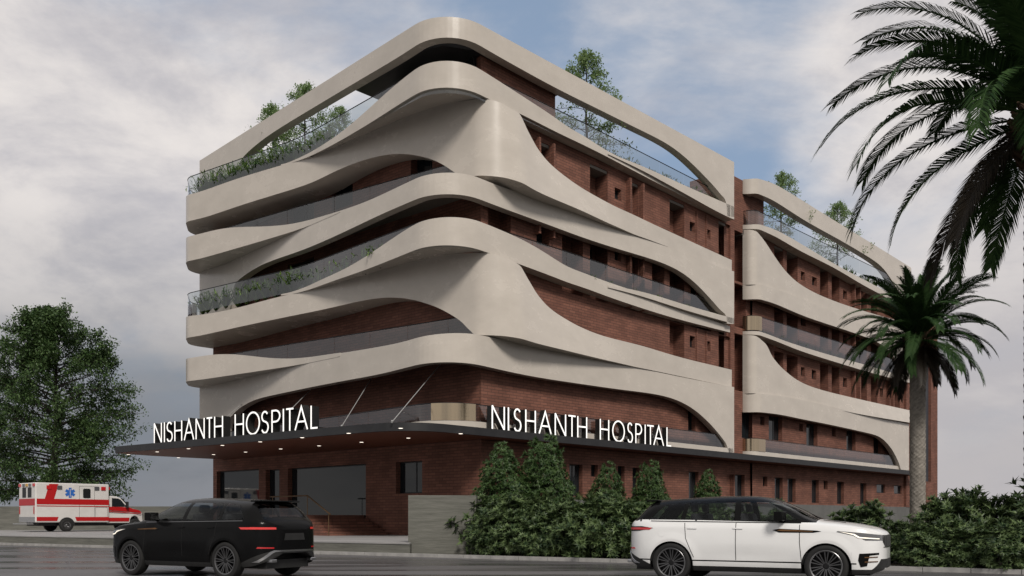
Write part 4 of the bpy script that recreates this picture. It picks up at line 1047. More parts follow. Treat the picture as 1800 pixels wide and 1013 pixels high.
# x forward, side facing us is y<0; rear at x=0
mb = MB(); mb.box(0, 4.35, -1.14, 1.14, .55, 2.90); mb.build('box_body', M['amb_white'], amb, bevel=.06)
cabp = [(4.36, .50), (4.36, 2.12), (4.62, 2.20), (5.0, 2.17), (5.25, 2.05), (5.72, 1.52), (5.9, 1.44), (6.45, 1.30), (6.62, 1.16), (6.66, .95), (6.66, .55), (6.42, .55), (6.40, .72), (6.30, .88), (6.10, .96), (5.90, .88), (5.80, .72), (5.78, .5)]
mb = MB(); n_ = len(cabp)
def cab_y(x, z): return .98 - .13 * max(0, (z - 1.35) / .85) - .10 * max(0, (x - 6.0) / .66)
mb.add([(p[0], -cab_y(*p), p[1]) for p in cabp] + [(p[0], cab_y(*p), p[1]) for p in cabp], [tuple(range(n_)), tuple(range(n_, 2*n_))[::-1]] + [(i, n_+i, n_+(i+1) % n_, (i+1) % n_) for i in range(n_)])
mb.build('cab', M['amb_white'], amb, bevel=.05)
def side_panel(name, pts, m, y=-1.141, t=.012, parent=amb):
    for s in (1, -1):
        mb = MB()
        n_ = len(pts); yy = y * s; y2 = (y - t) * s
        mb.add([(p[0], yy, p[1]) for p in pts] + [(p[0], y2, p[1]) for p in pts], [tuple(range(n_)), tuple(range(n_, 2*n_))[::-1]] + [(i, n_+i, n_+(i+1) % n_, (i+1) % n_) for i in range(n_)])
        mb.build(name, m, parent)
side_panel('red_stripe', [(.07, 1.62), (4.34, 1.62), (4.34, 1.95), (1.05, 1.95), (1.30, 2.83), (.78, 2.83), (.52, 1.95), (.07, 1.95)], M['amb_red'])
side_panel('red_line', [(.07, 1.50), (4.34, 1.50), (4.34, 1.55), (.07, 1.55)], M['amb_red'])
side_panel('lower_stripe', [(.07, .64), (1.22, .64), (1.30, .88), (.07, .88)], M['amb_red']); side_panel('lower_stripe', [(2.36, .64), (4.34, .64), (4.34, .88), (2.28, .88)], M['amb_red'])
side_panel('cab_stripe', [(4.40, 1.30), (6.55, 1.14), (6.40, 1.30), (5.9, 1.42), (5.70, 1.50), (4.40, 1.52)], M['amb_red'], y=-.985)
side_panel('cab_line', [(4.40, 1.20), (6.5, 1.06), (6.5, 1.10), (4.40, 1.25)], M['amb_red'], y=-.985)
side_panel('lower_stripe', [(4.40, .60), (5.70, .60), (5.74, .84), (4.40, .84)], M['amb_red'], y=-.985)
side_panel('cab_window', [(4.62, 1.54), (4.62, 2.06), (5.02, 2.04), (5.18, 1.96), (5.55, 1.54)], M['pane'], y=-.95)
side_panel('side_window', [(2.75, 2.06), (2.83, 2.02), (3.12, 2.02), (3.20, 2.06), (3.20, 2.55), (3.12, 2.60), (2.83, 2.60), (2.75, 2.55)], M['dark_frame'])
def seam_frame(x0, x1, z0, z1):
    for s in (1, -1):
        mb = MB()
        y0, y1 = sorted((1.1405 * s, 1.1435 * s))
        for (a0, a1, c0, c1) in ((x0, x0+.015, z0, z1), (x1-.015, x1, z0, z1), (x0+.015, x1-.015, z1-.015, z1)): mb.box(a0, a1, y0, y1, c0, c1)
        mb.build('side_door_seam', M['seam'], amb)
seam_frame(2.52, 3.45, .66, 2.74); seam_frame(3.50, 4.25, .66, 1.48)
# six-armed emblem with a pale staff
em = MB()
for k in range(3):
    a = R(60) * k + R(90); c_, s_ = math.cos(a), math.sin(a); hw, hl = .085, .30
    for sd_ in (1, -1):
        y = (-1.146 - .0015 * k) * sd_
        em.quad([(1.98 + c_*u - s_*v, y, 2.33 + s_*u + c_*v) for u, v in ((-hl, -hw), (hl, -hw), (hl, hw), (-hl, hw))])
eb = em.build('star_emblem', M['amb_blue'], amb)
mb = MB(); mb.box(1.965, 1.995, -1.156, -1.152, 2.10, 2.56); mb.box(1.965, 1.995, 1.152, 1.156, 2.10, 2.56); mb.build('staff', M['amb_white'], eb)
# rear face
mb = MB(); mb.box(-.012, -.001, -1.08, 1.08, 1.55, 1.95); mb.build('rear_stripe', M['amb_red'], amb)
for y0, y1 in ((-.62, -.12), (.12, .62)):
    mb = MB(); mb.box(-.014, -.002, y0, y1, 2.02, 2.62); mb.build('rear_window', M['dark_frame'], amb, bevel=.005)
mb = MB(); mb.box(-.02, -.001, -1.08, 1.08, .56, .88); mb.build('kick_plate', M['amb_step'], amb)
mb = MB(); mb.box(-.42, -.02, -.95, .95, .44, .50); mb.build('rear_step', M['amb_step'], amb, bevel=.01)
for y, m_ in ((-.96, 'lens_red'), (-.42, 'lens_clear'), (0, 'amber'), (.42, 'lens_clear'), (.96, 'lens_red')):
    mb = MB(); mb.box(-.05, -.001, y - .12, y + .12, 2.67, 2.84); mb.build('warning_light', M[m_], amb, bevel=.01)
for y in (-.98, .98):
    mb = MB(); mb.box(-.03, -.013, y - .05, y + .05, 1.05, 1.5); mb.build('tail_light', M['lens_red'], amb, bevel=.005)
for x, m_ in ((.75, 'lens_red'), (1.36, 'lens_clear'), (3.58, 'lens_clear'), (3.98, 'lens_red')):
    for s in (1, -1):
        mb = MB(); y0, y1 = sorted((1.142 * s, 1.19 * s)); mb.box(x - .14, x + .14, y0, y1, 2.52, 2.74); mb.build('warning_light', M[m_], amb, bevel=.01)
mb = MB(); mb.box(4.37, 4.50, -.95, -.72, 2.56, 2.74); mb.box(4.37, 4.50, .72, .95, 2.56, 2.74); mb.build('warning_light', M['lens_red'], amb, bevel=.02)
for s in (1, -1):
    mb = MB(); y0, y1 = sorted((1.02 * s, 1.22 * s)); mb.box(5.45, 5.58, y0, y1, 1.45, 1.85); mb.build('wing_mirror', M['black_plastic'], amb, bevel=.03)
mb = MB(); mb.quad([(5.27, -.82, 2.03), (5.70, -.86, 1.545), (5.70, .86, 1.545), (5.27, .82, 2.03)])
for i in range(4): p = mb.v[i]; mb.v[i] = (p[0] + .06, p[1], p[2] + .05)
mb.build('windscreen', M['pane'], amb)
mb = MB(); mb.box(6.665, 6.70, -.6, .6, .80, 1.10); mb.build('grille', M['black_plastic'], amb, bevel=.01)
mb = MB(); mb.box(6.62, 6.86, -.92, .92, .45, .68); mb.build('front_bumper', M['chrome'], amb, bevel=.03)
for s in (1, -1):
    mb = MB(); y0, y1 = sorted((.62 * s, .86 * s)); mb.box(6.64, 6.69, y0, y1, .85, 1.08); mb.build('headlight', M['lens_clear'], amb, bevel=.01)
mb = MB(); mb.box(.3, 6.2, -.8, .8, .35, .56)
for s in (1, -1):
    n_ = 17; c0 = 1.79
    pr = [(c0 + .47 * math.cos(t), .39 + .47 * math.sin(t)) for t in np.linspace(0, math.pi, n_)]
    yy = 1.15 * s
    mb.add([(p[0], yy, p[1]) for p in pr], [tuple(range(n_))])
mb.build('chassis', M['black_plastic'], amb)
for (ax, hy) in ((1.79, 1.02), (6.10, .90)):
    for s in (1, -1):
        t, m1, e = wheel_meshes(.39, .25, .22)
        wh = t.build('wheel', M['tyre'], amb, smooth=40)
        mb = MB(); mb.lathe([(.225, .10), (.17, .085), (.16, .03), (.10, .05), (.06, .09), (0, .10)], None, 28); mb.build('rim', M['rim_edge'], wh, smooth=40)
        wh.location = (ax, s * (hy + .045), .39); wh.rotation_euler = (R(-90) * s, 0, 0)
az = R(39); hx, hy = math.sin(az), math.cos(az)
wx, wy = gp(117, 52.5)
h = Vector((hx, hy)); l = Vector((-hy, hx)); p = Vector((wx, wy)) - h * 1.79 + l * 1.1
amb.location = (p.x, p.y, .44); amb.rotation_euler = (0, 0, math.atan2(hy, hx))
# ================================================================== plants
def leaf_mat(name, c0, c1, rough=.45, trans=.25, spec=.35, clump=2.2):
    m = mat(name, rough=rough, spec=spec); b = P(m)
    g = nd(m, 'ShaderNodeNewGeometry'); cr = nd(m, 'ShaderNodeValToRGB')
    cr.color_ramp.elements[0].color = (*c0, 1); cr.color_ramp.elements[1].color = (*c1, 1)
    tc = nd(m, 'ShaderNodeTexCoord'); nz = nd(m, 'ShaderNodeTexNoise'); nz.inputs['Scale'].default_value = clump; nz.inputs['Detail'].default_value = 2; ln(m, tc.outputs['Object'], nz.inputs['Vector'])
    mr = nd(m, 'ShaderNodeMapRange'); mr.inputs['From Min'].default_value = .32; mr.inputs['From Max'].default_value = .68; mr.inputs['To Min'].default_value = -.35; mr.inputs['To Max'].default_value = .35; ln(m, nz.outputs['Fac'], mr.inputs['Value'])
    ad = nd(m, 'ShaderNodeMath', operation='ADD'); ad.use_clamp = True; ln(m, g.outputs['Random Per Island'], ad.inputs[0]); ln(m, mr.outputs[0], ad.inputs[1])
    ln(m, ad.outputs[0], cr.inputs['Fac']); ln(m, cr.outputs['Color'], b.inputs['Base Color'])
    tr = nd(m, 'ShaderNodeBsdfTranslucent'); ln(m, cr.outputs['Color'], tr.inputs['Color'])
    mx = nd(m, 'ShaderNodeMixShader'); mx.inputs[0].default_value = trans
    ln(m, b.outputs[0], mx.inputs[1]); ln(m, tr.outputs[0], mx.inputs[2]); ln(m, mx.outputs[0], m.node_tree.nodes['Material Output'].inputs['Surface'])
    return m
M['leaf_bush'] = leaf_mat('bush_leaves', (.011, .032, .010), (.145, .205, .080))
M['leaf_cone'] = leaf_mat('laurel_leaves', (.026, .058, .016), (.080, .135, .042))
M['leaf_tree'] = leaf_mat('street_tree_leaves', (.034, .074, .022), (.095, .155, .052), trans=.3)
M['leaf_roof'] = leaf_mat('roof_tree_leaves', (.14, .23, .08), (.29, .39, .17), trans=.45)
M['leaf_terrace'] = leaf_mat('terrace_leaves', (.04, .10, .022), (.20, .31, .07), trans=.3)
M['palm_leaf'] = leaf_mat('palm_leaflets', (.012, .032, .010), (.043, .084, .026), rough=.6, trans=.08, spec=.1)
M['palm_dry'] = leaf_mat('dry_palm_leaflets', (.016, .012, .008), (.032, .024, .015), rough=.6, trans=.12)
M['bark'] = mottled(mat('dark_bark', rough=.9), (.018, .015, .012), (.035, .029, .023), scale=5, stretch=(1, 1, .3), bump=.6, bscale=14)
M['palm_bark'] = mottled(mat('palm_bark', rough=.9), (.16, .145, .125), (.27, .245, .215), scale=6, bump=.4, bscale=20)
M['palm_boss'] = mottled(mat('palm_leaf_bases', rough=.9), (.05, .03, .018), (.11, .065, .038), scale=6, bump=.4, bscale=20)

class Leaves:
    """many separate folded leaves in one mesh"""
    def __init__(s): s.v = []; s.f = []
    def leaf(s, base, d, up, L, W, bend=.15):
        side = d.cross(up)
        if side.length < 1e-4: side = d.cross(Vector((.3, .5, .8)))
        side.normalize(); n = side.cross(d).normalized()
        o = len(s.v); mid = base + d * (L * .5) + n * (L * bend * .4)
        s.v += [base, mid + side * (W * .5) + n * (W * .12), base + d * L - n * (L * bend), mid - side * (W * .5) + n * (W * .12), mid]
        s.f += [(o, o+1, o+4), (o+1, o+2, o+4), (o+2, o+3, o+4), (o+3, o, o+4)]
    def build(s, name, m, parent=None):
        me = bpy.data.meshes.new(name); me.from_pydata([tuple(p) for p in s.v], [], s.f); me.materials.append(m); me.update()
        o = bpy.data.objects.new(name, me); COL.objects.link(o); o.parent = parent; return o
def rdir(rng):
    z = rng.uniform(-1, 1); a = rng.uniform(0, 2*math.pi); r = math.sqrt(1 - z*z); return Vector((r*math.cos(a), r*math.sin(a), z))
from mathutils import noise as mnoise

def shrub_mesh(rx, h, n_ros, leaf, seed, cone=False, kind='leaf_bush'):
    """a clump of leaf rosettes on twigs; returns (foliage, stems) builders"""
    rng = random.Random(seed); lv = Leaves(); st = MB(); off = Vector((seed * 3.7, seed * 1.3, 0))
    for _ in range(n_ros):
        d = rdir(rng)
        if cone:
            t = 1 - math.sqrt(rng.random()) * .97; t = min(max(t, 0.02), 1); rad = rx * (1 - t) ** .48 * (.6 + .4 * min(1, t / .12))
            a = rng.uniform(0, 2 * math.pi); lump = 1 + .55 * mnoise.noise(Vector((math.cos(a) * 1.7, math.sin(a) * 1.7, t * h * 1.1)) + off)
            fr = rng.uniform(.35, 1) ** .5; c_ = Vector((math.cos(a) * rad * fr * lump, math.sin(a) * rad * fr * lump, .1 + t * (h - .1)))
            out = Vector((math.cos(a), math.sin(a), .55)).normalized()
        else:
            if d.z < -.75: d.z = -d.z
            lump = 1 + .62 * mnoise.noise(d * 2.1 + off) + .34 * mnoise.noise(d * 4.8 + off)
            fr = rng.uniform(.25, 1) ** .40 * lump
            c_ = Vector((d.x * rx * fr, d.y * rx * fr, h * .42 + d.z * h * (.56 if d.z > 0 else .50) * fr)); out = (d + Vector((0, 0, .55))).normalized()
            if c_.z < .05: c_.z = rng.uniform(.05, .3)
        if rng.random() < .12: st.tube([c_ * .55 + Vector((0, 0, c_.z * .1)), c_], [.012, .005], 4, False)
        axis = (out + rdir(rng) * .45).normalized(); side = axis.orthogonal().normalized(); b2 = axis.cross(side)
        k = rng.randint(8, 12); a0 = rng.uniform(0, 6.28)
        for i in range(k):
            a = a0 + 6.283 * i / k; spread = rng.uniform(.55, 1.15)
            dd_ = (axis + (side * math.cos(a) + b2 * math.sin(a)) * spread).normalized()
            L = leaf * rng.uniform(.7, 1.25)
            lv.leaf(c_, dd_, axis, L, L * .27, .2)
        if rng.random() < .5: lv.leaf(c_, axis, side, leaf * .8, leaf * .2, .05)
    for _ in range(7):
        a = rng.uniform(0, 6.28); r_ = rx * rng.uniform(.1, .45); st.tube([(rng.uniform(-.12, .12), rng.uniform(-.12, .12), 0), (math.cos(a) * r_ * .5, math.sin(a) * r_ * .5, h * .35), (math.cos(a) * r_, math.sin(a) * r_, h * .7)], [.03, .02, .008], 5, False)
    return lv, st
def make_shrub(name, cat, rx, h, n, leaf, seed, m, cone=False):
    root = empty(name); lv, st = shrub_mesh(rx, h, n, leaf, seed, cone)
    lv.build('foliage', M[m], root); st.build('stem', M['bark'], root, fix=False)
    return root
def place_plant(proto, used, px, D, ytop, base_h, z0, rz, wide=1.0):
    o = proto if proto.name not in used else copy_tree(proto)
    used.add(proto.name)
    X, Y = gp(px, D); zt = CZ + (HY - ytop) * D / F; s = (zt - z0) / base_h
    o.location = (X, Y, z0); o.scale = (s * wide, s * wide, s); o.rotation_euler = (0, 0, rz)
    return o
used = set(); rng = random.Random(3)
bushes = [make_shrub('bush', 'bush', 1.02, 2.0, 470, .235, sd_, 'leaf_bush') for sd_ in (11, 12, 13, 14)]
LB = [(856, 28.0, 905, 'lowest leafy bush touching the concrete block wall', 1.0), (875, 27.6, 893, 'broad leafy bush second from the concrete block wall', 1.05), (915, 27.2, 893, 'leafy bush in the front row below the taller pair of conical shrubs', 1.1), (958, 26.9, 884, 'leafy bush in front of the tallest conical shrub', 1.0), (1003, 26.4, 886, 'leafy bush midway along the front hedge row', 1.0),
      (1046, 26.0, 864, 'tallest front-row bush, just clear of the white car tail', 1.0), (1090, 25.6, 878, 'leafy bush partly behind the white car tail', 1.0),
      (858, 29.8, 874, 'rear bush rising beside the corner of the block wall', 1.2), (912, 29.4, 868, 'rear bush under the left conical shrub', 1.2), (988, 28.8, 869, 'rear bush right of the tallest conical shrub', 1.15), (1066, 27.8, 874, 'rear bush filling in front of the small conical shrub', 1.2), (1130, 26.8, 880, 'rear bush seen over the white car rear window', 1.2)]
for i, (px, D, yt, lab, wd) in enumerate(LB):
    o = place_plant(bushes[i % 4], used, px, D, yt, 2.2, .06, rng.uniform(0, 6.28), wd); tag(o, lab, 'bush', 'leafy bushes along the kerb')
LC = [(1170, 24.6, 893, 'bush hidden behind the rear seats of the white car', 1.2), (1235, 23.9, 891, 'bush seen through the rear door window of the white car', 1.25), (1305, 23.2, 889, 'bush seen through the front door window of the white car', 1.25), (1380, 22.6, 893, 'bush seen through the windscreen of the white car', 1.2)]
for i, (px, D, yt, lab, wd) in enumerate(LC):
    o = place_plant(bushes[(i + 1) % 4], used, px, D, yt, 2.2, .06, rng.uniform(0, 6.28), wd); tag(o, lab, 'bush', 'leafy bushes behind the white car')
LR = [(1525, 24.2, 879, 'round bush rising above the white car bonnet', 1.05), (1470, 24.4, 905, 'low bush tucked behind the white car bonnet', 1.0), (1600, 23.0, 915, 'low dark bush between the bonnet bush and the palm foot', 1.1), (1655, 22.0, 868, 'large bush at the foot of the grey palm trunk', .95), (1690, 22.4, 856, 'highest bush right of the palm trunk', .95), (1620, 21.2, 922, 'front bush beside the white car headlamp', 1.2),
      (1690, 20.8, 925, 'front bush low at the kerb right of the car nose', 1.3), (1755, 20.2, 915, 'front bush near the right edge by the kerb', 1.3), (1775, 21.6, 866, 'tall bush at the right edge of the photo', 1.0), (1732, 22.6, 908, 'bush in the dip between the two tall right-hand bushes', 1.2), (1830, 20.8, 858, 'bush cut off by the right edge of the photo', 1.1)]
for i, (px, D, yt, lab, wd) in enumerate(LR):
    o = place_plant(bushes[(i + 2) % 4], used, px, D, yt, 2.2, .06, rng.uniform(0, 6.28), wd); tag(o, lab, 'bush', 'leafy bushes right of the white car')
cones = [make_shrub('conical_shrub', 'shrub', 1.35, 4.6, 2300, .17, sd_, 'leaf_cone', True) for sd_ in (21, 22)]
LK = [(882, 33.0, 777, 'left one of the tall pair of conical dark green shrubs', 1.1), (957, 34.0, 762, 'tallest conical dark green shrub, under the sign', 1.1), (1070, 38.0, 811, 'slim conical shrub standing alone between narrow windows', .95), (1143, 40.0, 808, 'conical shrub nearest the white car tail', 1.0), (1245, 44.0, 825, 'small conical shrub seen over the white car roof', .95)]
for i, (px, D, yt, lab, wd) in enumerate(LK):
    o = place_plant(cones[i % 2], used, px, D, yt, 4.6, .06, rng.uniform(0, 6.28), wd); tag(o, lab, 'shrub', 'conical shrubs along the brick front')

# ---- broadleaf trees
def make_tree(name, H, crown0, profile, n_br, leaf, n_leaf, seed, m, r0, lift=.35, droop=.1):
    """trunk with whorled limbs, side twigs and separate leaves; profile(t): limb length at height fraction t"""
    rng = random.Random(seed); wood = MB(); lv = Leaves(); root = empty(name)
    tr = [Vector((.03 * H * mnoise.noise(Vector((seed, i * .4, 0))) * .6 * (i / 12), .03 * H * mnoise.noise(Vector((seed, 7, i * .4))) * .6 * (i / 12), H * .98 * i / 12)) for i in range(13)]
    def at(t):
        q = min(max(t / .98, 0), .9999) * 12; i = int(q); return tr[i].lerp(tr[i+1], q - i)
    trunk = MB(); trunk.tube(tr, [r0 * (1.25 if i == 0 else 1) * (1 - .93 * i / 12) + .012 for i in range(13)], 10)
    trunk.build('trunk', M['bark'], root, smooth=60)
    limbs = MB(); pts = []
    for k in range(n_br):
        t = crown0 + (1 - crown0) * ((k + rng.random()) / n_br) ** .92
        if t > .985: continue
        a = k * 2.39996 + rng.uniform(-.4, .4); L = profile((t - crown0) / (1 - crown0)) * rng.uniform(.84, 1.06)
        el = lift + .5 * ((t - crown0) / (1 - crown0)); b = at(t); d = Vector((math.cos(a) * math.cos(el), math.sin(a) * math.cos(el), math.sin(el)))
        br = [b]; n_ = 7
        for i in range(1, n_ + 1):
            d = (d + rdir(rng) * .10 + Vector((0, 0, -droop * .12))).normalized(); br.append(br[-1] + d * L / n_)
        rr = max(.012, r0 * .34 * (1 - t * .75)); limbs.tube(br, [rr * (1 - .88 * i / n_) + .004 for i in range(n_ + 1)], 5, False)
        for i in range(2, n_ + 1):
            for _ in range(2 if i < n_ else 3):
                dd_ = ((br[i] - br[i-1]).normalized() + rdir(rng) * .85 + Vector((0, 0, .08))).normalized(); TL = L * rng.uniform(.14, .32)
                e = br[i] + dd_ * TL; limbs.tube([br[i], br[i].lerp(e, .5) + rdir(rng) * TL * .06, e], [rr * .25 + .003, rr * .16 + .002, .002], 4, False)
                pts += [(br[i].lerp(e, q), dd_) for q in (.35, .6, .85, 1.0)]
        pts += [(br[-1], d)] * 2
    limbs.build('branches', M['bark'], root, smooth=60, fix=False)
    pts += [(at(.98) + rdir(rng) * .15, Vector((0, 0, 1))) for _ in range(10)]
    per = n_leaf / max(1, len(pts))
    for (p, d) in pts:
        dens = max(0, min(2, 1 + 1.6 * mnoise.noise(p * (5.5 / H) + Vector((seed, 0, 0)))))      # lighter and denser clumps, gaps between
        for _ in range(int(per * dens + rng.random())):
            q = p + rdir(rng) * leaf * rng.uniform(.2, 2.2); dd_ = (d * .5 + rdir(rng) + Vector((0, 0, -.15))).normalized()
            lv.leaf(q, dd_, (Vector((0, 0, 1)) + rdir(rng) * .7).normalized(), leaf * rng.uniform(.7, 1.3), leaf * rng.uniform(.45, .65), .12)
    lv.build('crown', M[m], root)
    return root
def ovoid(w, lo=.35, top=1.0):
    return lambda t: w * (lo + (1 - lo) * min(1, t / .22)) * (1 - max(0, (t - .18) / .82) ** 1.35 * .93)
t_ = make_tree('broadleaf_tree', 15.6, .14, lambda t: 5.2 * (.72 + .28 * min(1, t / .2)) * max(.02, 1 - t ** 2.5) ** .72, 140, .215, 66000, 5, 'leaf_tree', .30, lift=.14, droop=.22)
X, Y = gp(97, 62.5); t_.location = (X, Y, .3); t_.rotation_euler = (0, 0, 1.0)
tag(t_, 'big dark green broadleaf tree behind the ambulance', 'tree')
# roof garden trees
rt = make_tree('roof_tree', 4.9, .26, lambda t: 1.75 * (1 - t) ** .75 + .12, 38, .11, 4800, 9, 'leaf_roof', .06, lift=.18, droop=.1)
def on_site(o, a, b, z, s=1.0, rz=0.0):
    x, y = ab2w(a, b); o.location = (x, y, z); o.scale = (s, s, s); o.rotation_euler = (0, 0, rz)
def a_at(px, b): return on_line((0, b), (60, b), px)
on_site(rt, a_at(1031, 2.4), 2.4, 19.3, 1.33, .4); tag(rt, 'slender green roof tree rising above the front wing roof frame', 'tree', 'trees in the roof gardens')
o = copy_tree(rt); on_site(o, a_at(1373, 2.2), 2.2, 19.3, 1.2, 2.1); tag(o, 'pale green roof tree nearest the stair core on the rear wing', 'tree', 'trees in the roof gardens')
o = copy_tree(rt); on_site(o, a_at(1472, 2.2), 2.2, 19.3, 1.24, 2.6); tag(o, 'pale green roof tree on the rear wing close to the hanging palm fronds', 'tree', 'trees in the roof gardens')
o = copy_tree(rt); on_site(o, 2.5, 14.9, 19.3, 1.22, 3.3); tag(o, 'roof tree above the left terrace, right one of the two', 'tree', 'trees in the roof gardens')
o = copy_tree(rt); on_site(o, 2.5, 18.2, 19.3, 1.2, 5.1); tag(o, 'roof tree above the left terrace, left one of the two', 'tree', 'trees in the roof gardens')
o = copy_tree(rt); on_site(o, 2.8, 11.9, 19.3, .78, 1.1); tag(o, 'small roof tree low behind the left terrace glass beside the penthouse', 'tree', 'trees in the roof gardens')

# ---- terrace planting
def make_spiky(seed, h, n, wid):
    rng = random.Random(seed); lv = Leaves(); root = empty('terrace_plant')
    for i in range(n):
        a = i * 2.4 + rng.uniform(-.3, .3); el = rng.uniform(.85, 1.5); L = h * rng.uniform(.7, 1.1); d = Vector((math.cos(a) * math.cos(el), math.sin(a) * math.cos(el), math.sin(el)))
        p = Vector((0, 0, .05)) + Vector((math.cos(a), math.sin(a), 0)) * .05; w_ = wid * rng.uniform(.8, 1.2)
        prev = None
        for s_ in range(5):
            q = p + d * L / 4; side = d.cross(Vector((0, 0, 1))).normalized() * w_ * (1.0, 1.25, 1.0, .6, .05)[s_] * .5
            o_ = len(lv.v); lv.v += [p + side, p - side]
            if s_: lv.f.append((o_-2, o_-1, o_+1, o_))
            p = q; d = (d + Vector((0, 0, -.13 - .1 * math.cos(el)))).normalized()
        for _ in range(2):
            lv.leaf(p.lerp(Vector((0, 0, .3)), .4), (rdir(rng) + Vector((0, 0, .4))).normalized(), Vector((0, 0, 1)), h * .22, h * .07)
    lv.build('foliage', M['leaf_terrace'], root)
    s_ = MB(); s_.tube([(0, 0, 0), (0, 0, .25 * h)], .03, 6); s_.build('stem', M['bark'], root)
    return root
spk = [make_spiky(31, 1.0, 34, .075), make_spiky(32, .9, 40, .06), make_spiky(33, 1.1, 30, .09)]
plant_used = set()
def plant_row(spots, z, label, group, smin, smax):
    for i, (a, b) in enumerate(spots):
        pr = spk[i % 3]; o = pr if pr.name not in plant_used else copy_tree(pr); plant_used.add(pr.name)
        on_site(o, a + rng.uniform(-.12, .12), b + rng.uniform(-.15, .15), z, rng.uniform(smin, smax), rng.uniform(0, 6.28)); tag(o, label, 'plant', group)
def ins(b): return max(-1.45, min(.0, (11.3 - b) * .187)) + .55
plant_row([(ins(b), b) for b in np.arange(9.2, 20.7, .58)] + [(ins(b) + .75, b + .3) for b in np.arange(10, 20.6, .7)], 19.42, 'arching green plant in the dense row behind the top left terrace glass', 'plants on the top left terrace', 1.0, 1.35)
plant_row([(ins(b), b) for b in np.arange(10.6, 20.7, .8)] + [(ins(b) + .1, b) for b in (5.2, 6.8, 8.2, 9.4)], 12.85, 'arching green plant behind the third floor left balcony glass', 'plants on the third floor left balcony', .9, 1.25)
plant_row([(2.0, b) for b in np.arange(7.0, 9.6, .75)], 19.42, 'tall spiky plant behind the top left glass close to the penthouse', 'plants by the penthouse', 1.3, 1.6)
plant_row([(a, .85) for a in np.arange(9.6, 22.4, .5)], 19.42, 'low green plant in the row behind the top glass of the front wing', 'plants on the top right terrace', .75, 1.0)
plant_row([(a, .36) for a in np.arange(9.8, 21.2, .7)], 12.9, 'low green plant behind the third floor glass of the front wing', 'plants on the third floor right balcony', .38, .5)
plant_row([(a, .9) for a in np.arange(28.5, 46.5, 1.4)], 19.3, 'small green plant behind the top glass of the rear wing', 'plants on the rear wing terrace', .6, .8)
plant_row([(a, .36) for a in np.arange(26.6, 38, .8)], 12.75, 'small green plant behind the third floor glass of the rear wing', 'plants on the rear wing balcony', .36, .48)

# ---- palms
def frond_mesh(L, e0, bendy, seed, n=136, ll=.46, twist=0.0, dry=False):
    """one feather leaf: rachis starting at the origin in +x, leaving at elevation e0 and bending down; leaflets along both sides"""
    rng = random.Random(seed); mb = MB(); pts = []; p = Vector((0, 0, 0)); e = e0; N = 26
    for i in range(N + 1):
        pts.append(p.copy()); p = p + Vector((math.cos(e), 0.04 * math.sin(i * .3 + seed), math.sin(e))) * (L / N); e -= bendy / N * (.45 + 1.1 * i / N)
    mb.tube(pts, [.028 * (1 - .85 * i / N) + .004 for i in range(N + 1)], 5, False)
    lv = Leaves()
    for k in range(n):
        t = .10 + .90 * k / (n - 1); q = t * N; i = min(int(q), N - 1); c_ = pts[i].lerp(pts[i+1], q - i); d = (pts[i+1] - pts[i]).normalized()
        upv = Vector((0, 1, 0)).cross(d); upv = -upv if upv.z < 0 else upv; side = Vector((0, 1, 0))
        Lf = ll * (min(1, t / .22) ** .6) * (1 - .50 * max(0, (t - .5) / .5) ** 1.4) * rng.uniform(.88, 1.1)
        fwd = .80 + .95 * t ** 1.4
        for s in (1, -1):
            v = (side * s + d * fwd + upv * (.34 - .1 * t) + rdir(rng) * .10).normalized(); w_ = .0096 * L * (1 - .25 * t)
            o_ = len(lv.v); b2 = c_ + v * Lf * .55; tip = c_ + v * Lf + Vector((0, 0, -Lf * (.26 if not dry else .32))); ws = v.cross(upv).normalized() * w_ * .5
            lv.v += [c_ - ws * .5, c_ + ws * .5, b2 + ws, b2 - ws, tip]; lv.f += [(o_, o_+1, o_+2, o_+3), (o_+3, o_+2, o_+4)]
    for f in lv.f: pass
    o_ = len(mb.v); mb.v += [tuple(x) for x in lv.v]; mb.f += [tuple(o_ + j for j in f) for f in lv.f]; mb.uv += [None] * len(lv.f); mb.m += [0] * len(lv.f)
    me = bpy.data.meshes.new('frond'); me.from_pydata(mb.v, [], mb.f); me.materials.append(M['palm_dry' if dry else 'palm_leaf']); me.update()
    return me
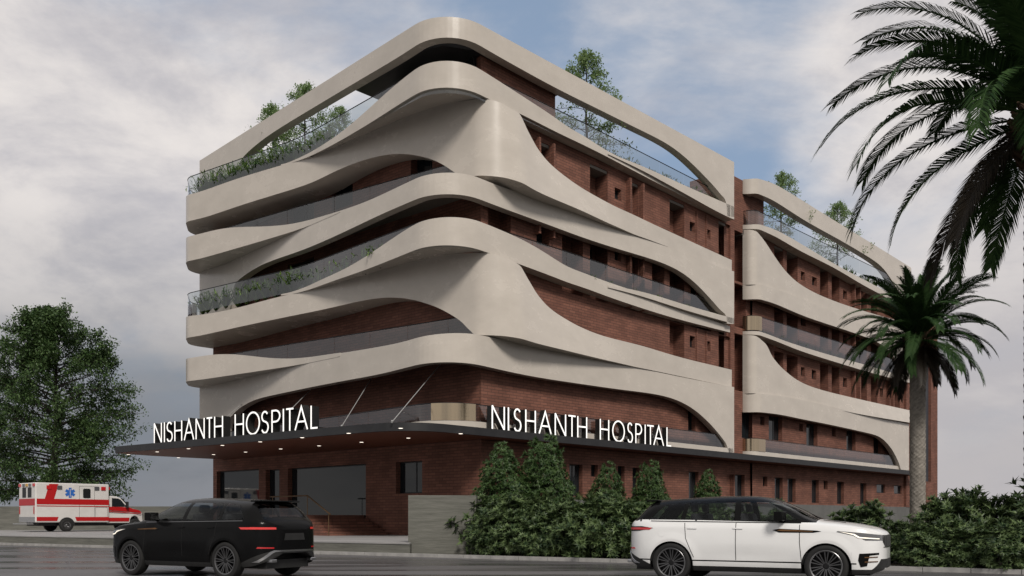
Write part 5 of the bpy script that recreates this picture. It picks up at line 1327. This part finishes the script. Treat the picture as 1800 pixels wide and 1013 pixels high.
def make_palm(label, H, L, n_fr, r0, boss, seed, base_z):
    root = empty('palm_tree'); tag(root, label, 'palm tree'); rng = random.Random(seed)
    # trunk with diamond leaf scars
    mb = MB(); n = 30; rows = int(H / .075); vs, fs = [], []
    for j in range(rows + 1):
        z = H * j / rows; f_ = r0 * (1.12 - .12 * min(1, z / .8)) * (1 + .18 * max(0, (z - H * .86) / (H * .14)))
        for k in range(n):
            a = 2 * math.pi * k / n; u = a / (2 * math.pi) * 9; v = z / .19
            dm = abs(((u + v) % 1) - .5) + abs(((u - v) % 1) - .5)
            r_ = f_ * (1 + .15 * (dm - .5) + .02 * mnoise.noise(Vector((u, v, seed)))); vs.append((r_ * math.cos(a), r_ * math.sin(a), z))
    for j in range(rows):
        for k in range(n): fs.append((j*n+k, j*n+(k+1) % n, (j+1)*n+(k+1) % n, (j+1)*n+k))
    mb.add(vs, fs); mb.build('trunk', M['palm_bark'], root, fix=False)
    mb = MB()
    for k in range(150):                                            # old leaf bases under the crown
        a = k * 2.39996; z = H - .9 * boss + 1.15 * boss * k / 150; rr = r0 * (1.1 + .75 * math.sin(min(1, (z - H + .9 * boss) / boss) * math.pi * .8)) * boss ** .3
        c_ = Vector((math.cos(a) * rr * .72, math.sin(a) * rr * .72, z)); d = Vector((math.cos(a), math.sin(a), .9)).normalized(); mb.tube([c_, c_ + d * .26], [.085, .035], 5)
    mb.build('leaf_bases', M['palm_boss'], root)
    meshes = {}
    classes = [(R(82), R(45)), (R(66), R(70)), (R(50), R(85)), (R(32), R(92)), (R(14), R(88)), (R(-10), R(72)), (R(-38), R(48))]
    for i, (e0, bd) in enumerate(classes):
        for q in range(2): meshes[i, q] = frond_mesh(L * (.86 if i == 0 else 1) * (1 + .06 * q), e0, bd, seed + i * 2 + q, dry=i >= 6, ll=.17 * L)
    for k in range(n_fr):
        t = k / (n_fr - 1); i = min(6, int(t ** 1.2 * 7)); a = k * 2.39996 + rng.uniform(-.15, .15)
        fo = bpy.data.objects.new('frond', meshes[i, k % 2]); COL.objects.link(fo); fo.parent = root
        zz_ = H + boss * (.32 - .42 * t); fo.location = (math.cos(a) * r0 * .5, math.sin(a) * r0 * .5, zz_)
        fo.rotation_euler = (rng.uniform(-.25, .25), rng.uniform(-.08, .08), a); s_ = rng.uniform(.88, 1.08) * (.72 if i >= 6 else .9 if i == 5 else 1); fo.scale = (s_, s_, s_)
    return root
pm = make_palm('whole palm tree with grey scarred trunk in front of the rear wing end', 8.05, 3.0, 92, .28, .85, 40, 0)
X, Y = gp(1613, 34); pm.location = (X, Y, .04)
pn = make_palm('near palm with its large dark fronds hanging into the top right corner', 10.6, 5.0, 58, .40, 1.3, 71, 0)
X, Y = gp(1835, 20.6); pn.location = (X, Y, .04); pn.rotation_euler = (0, 0, .6)
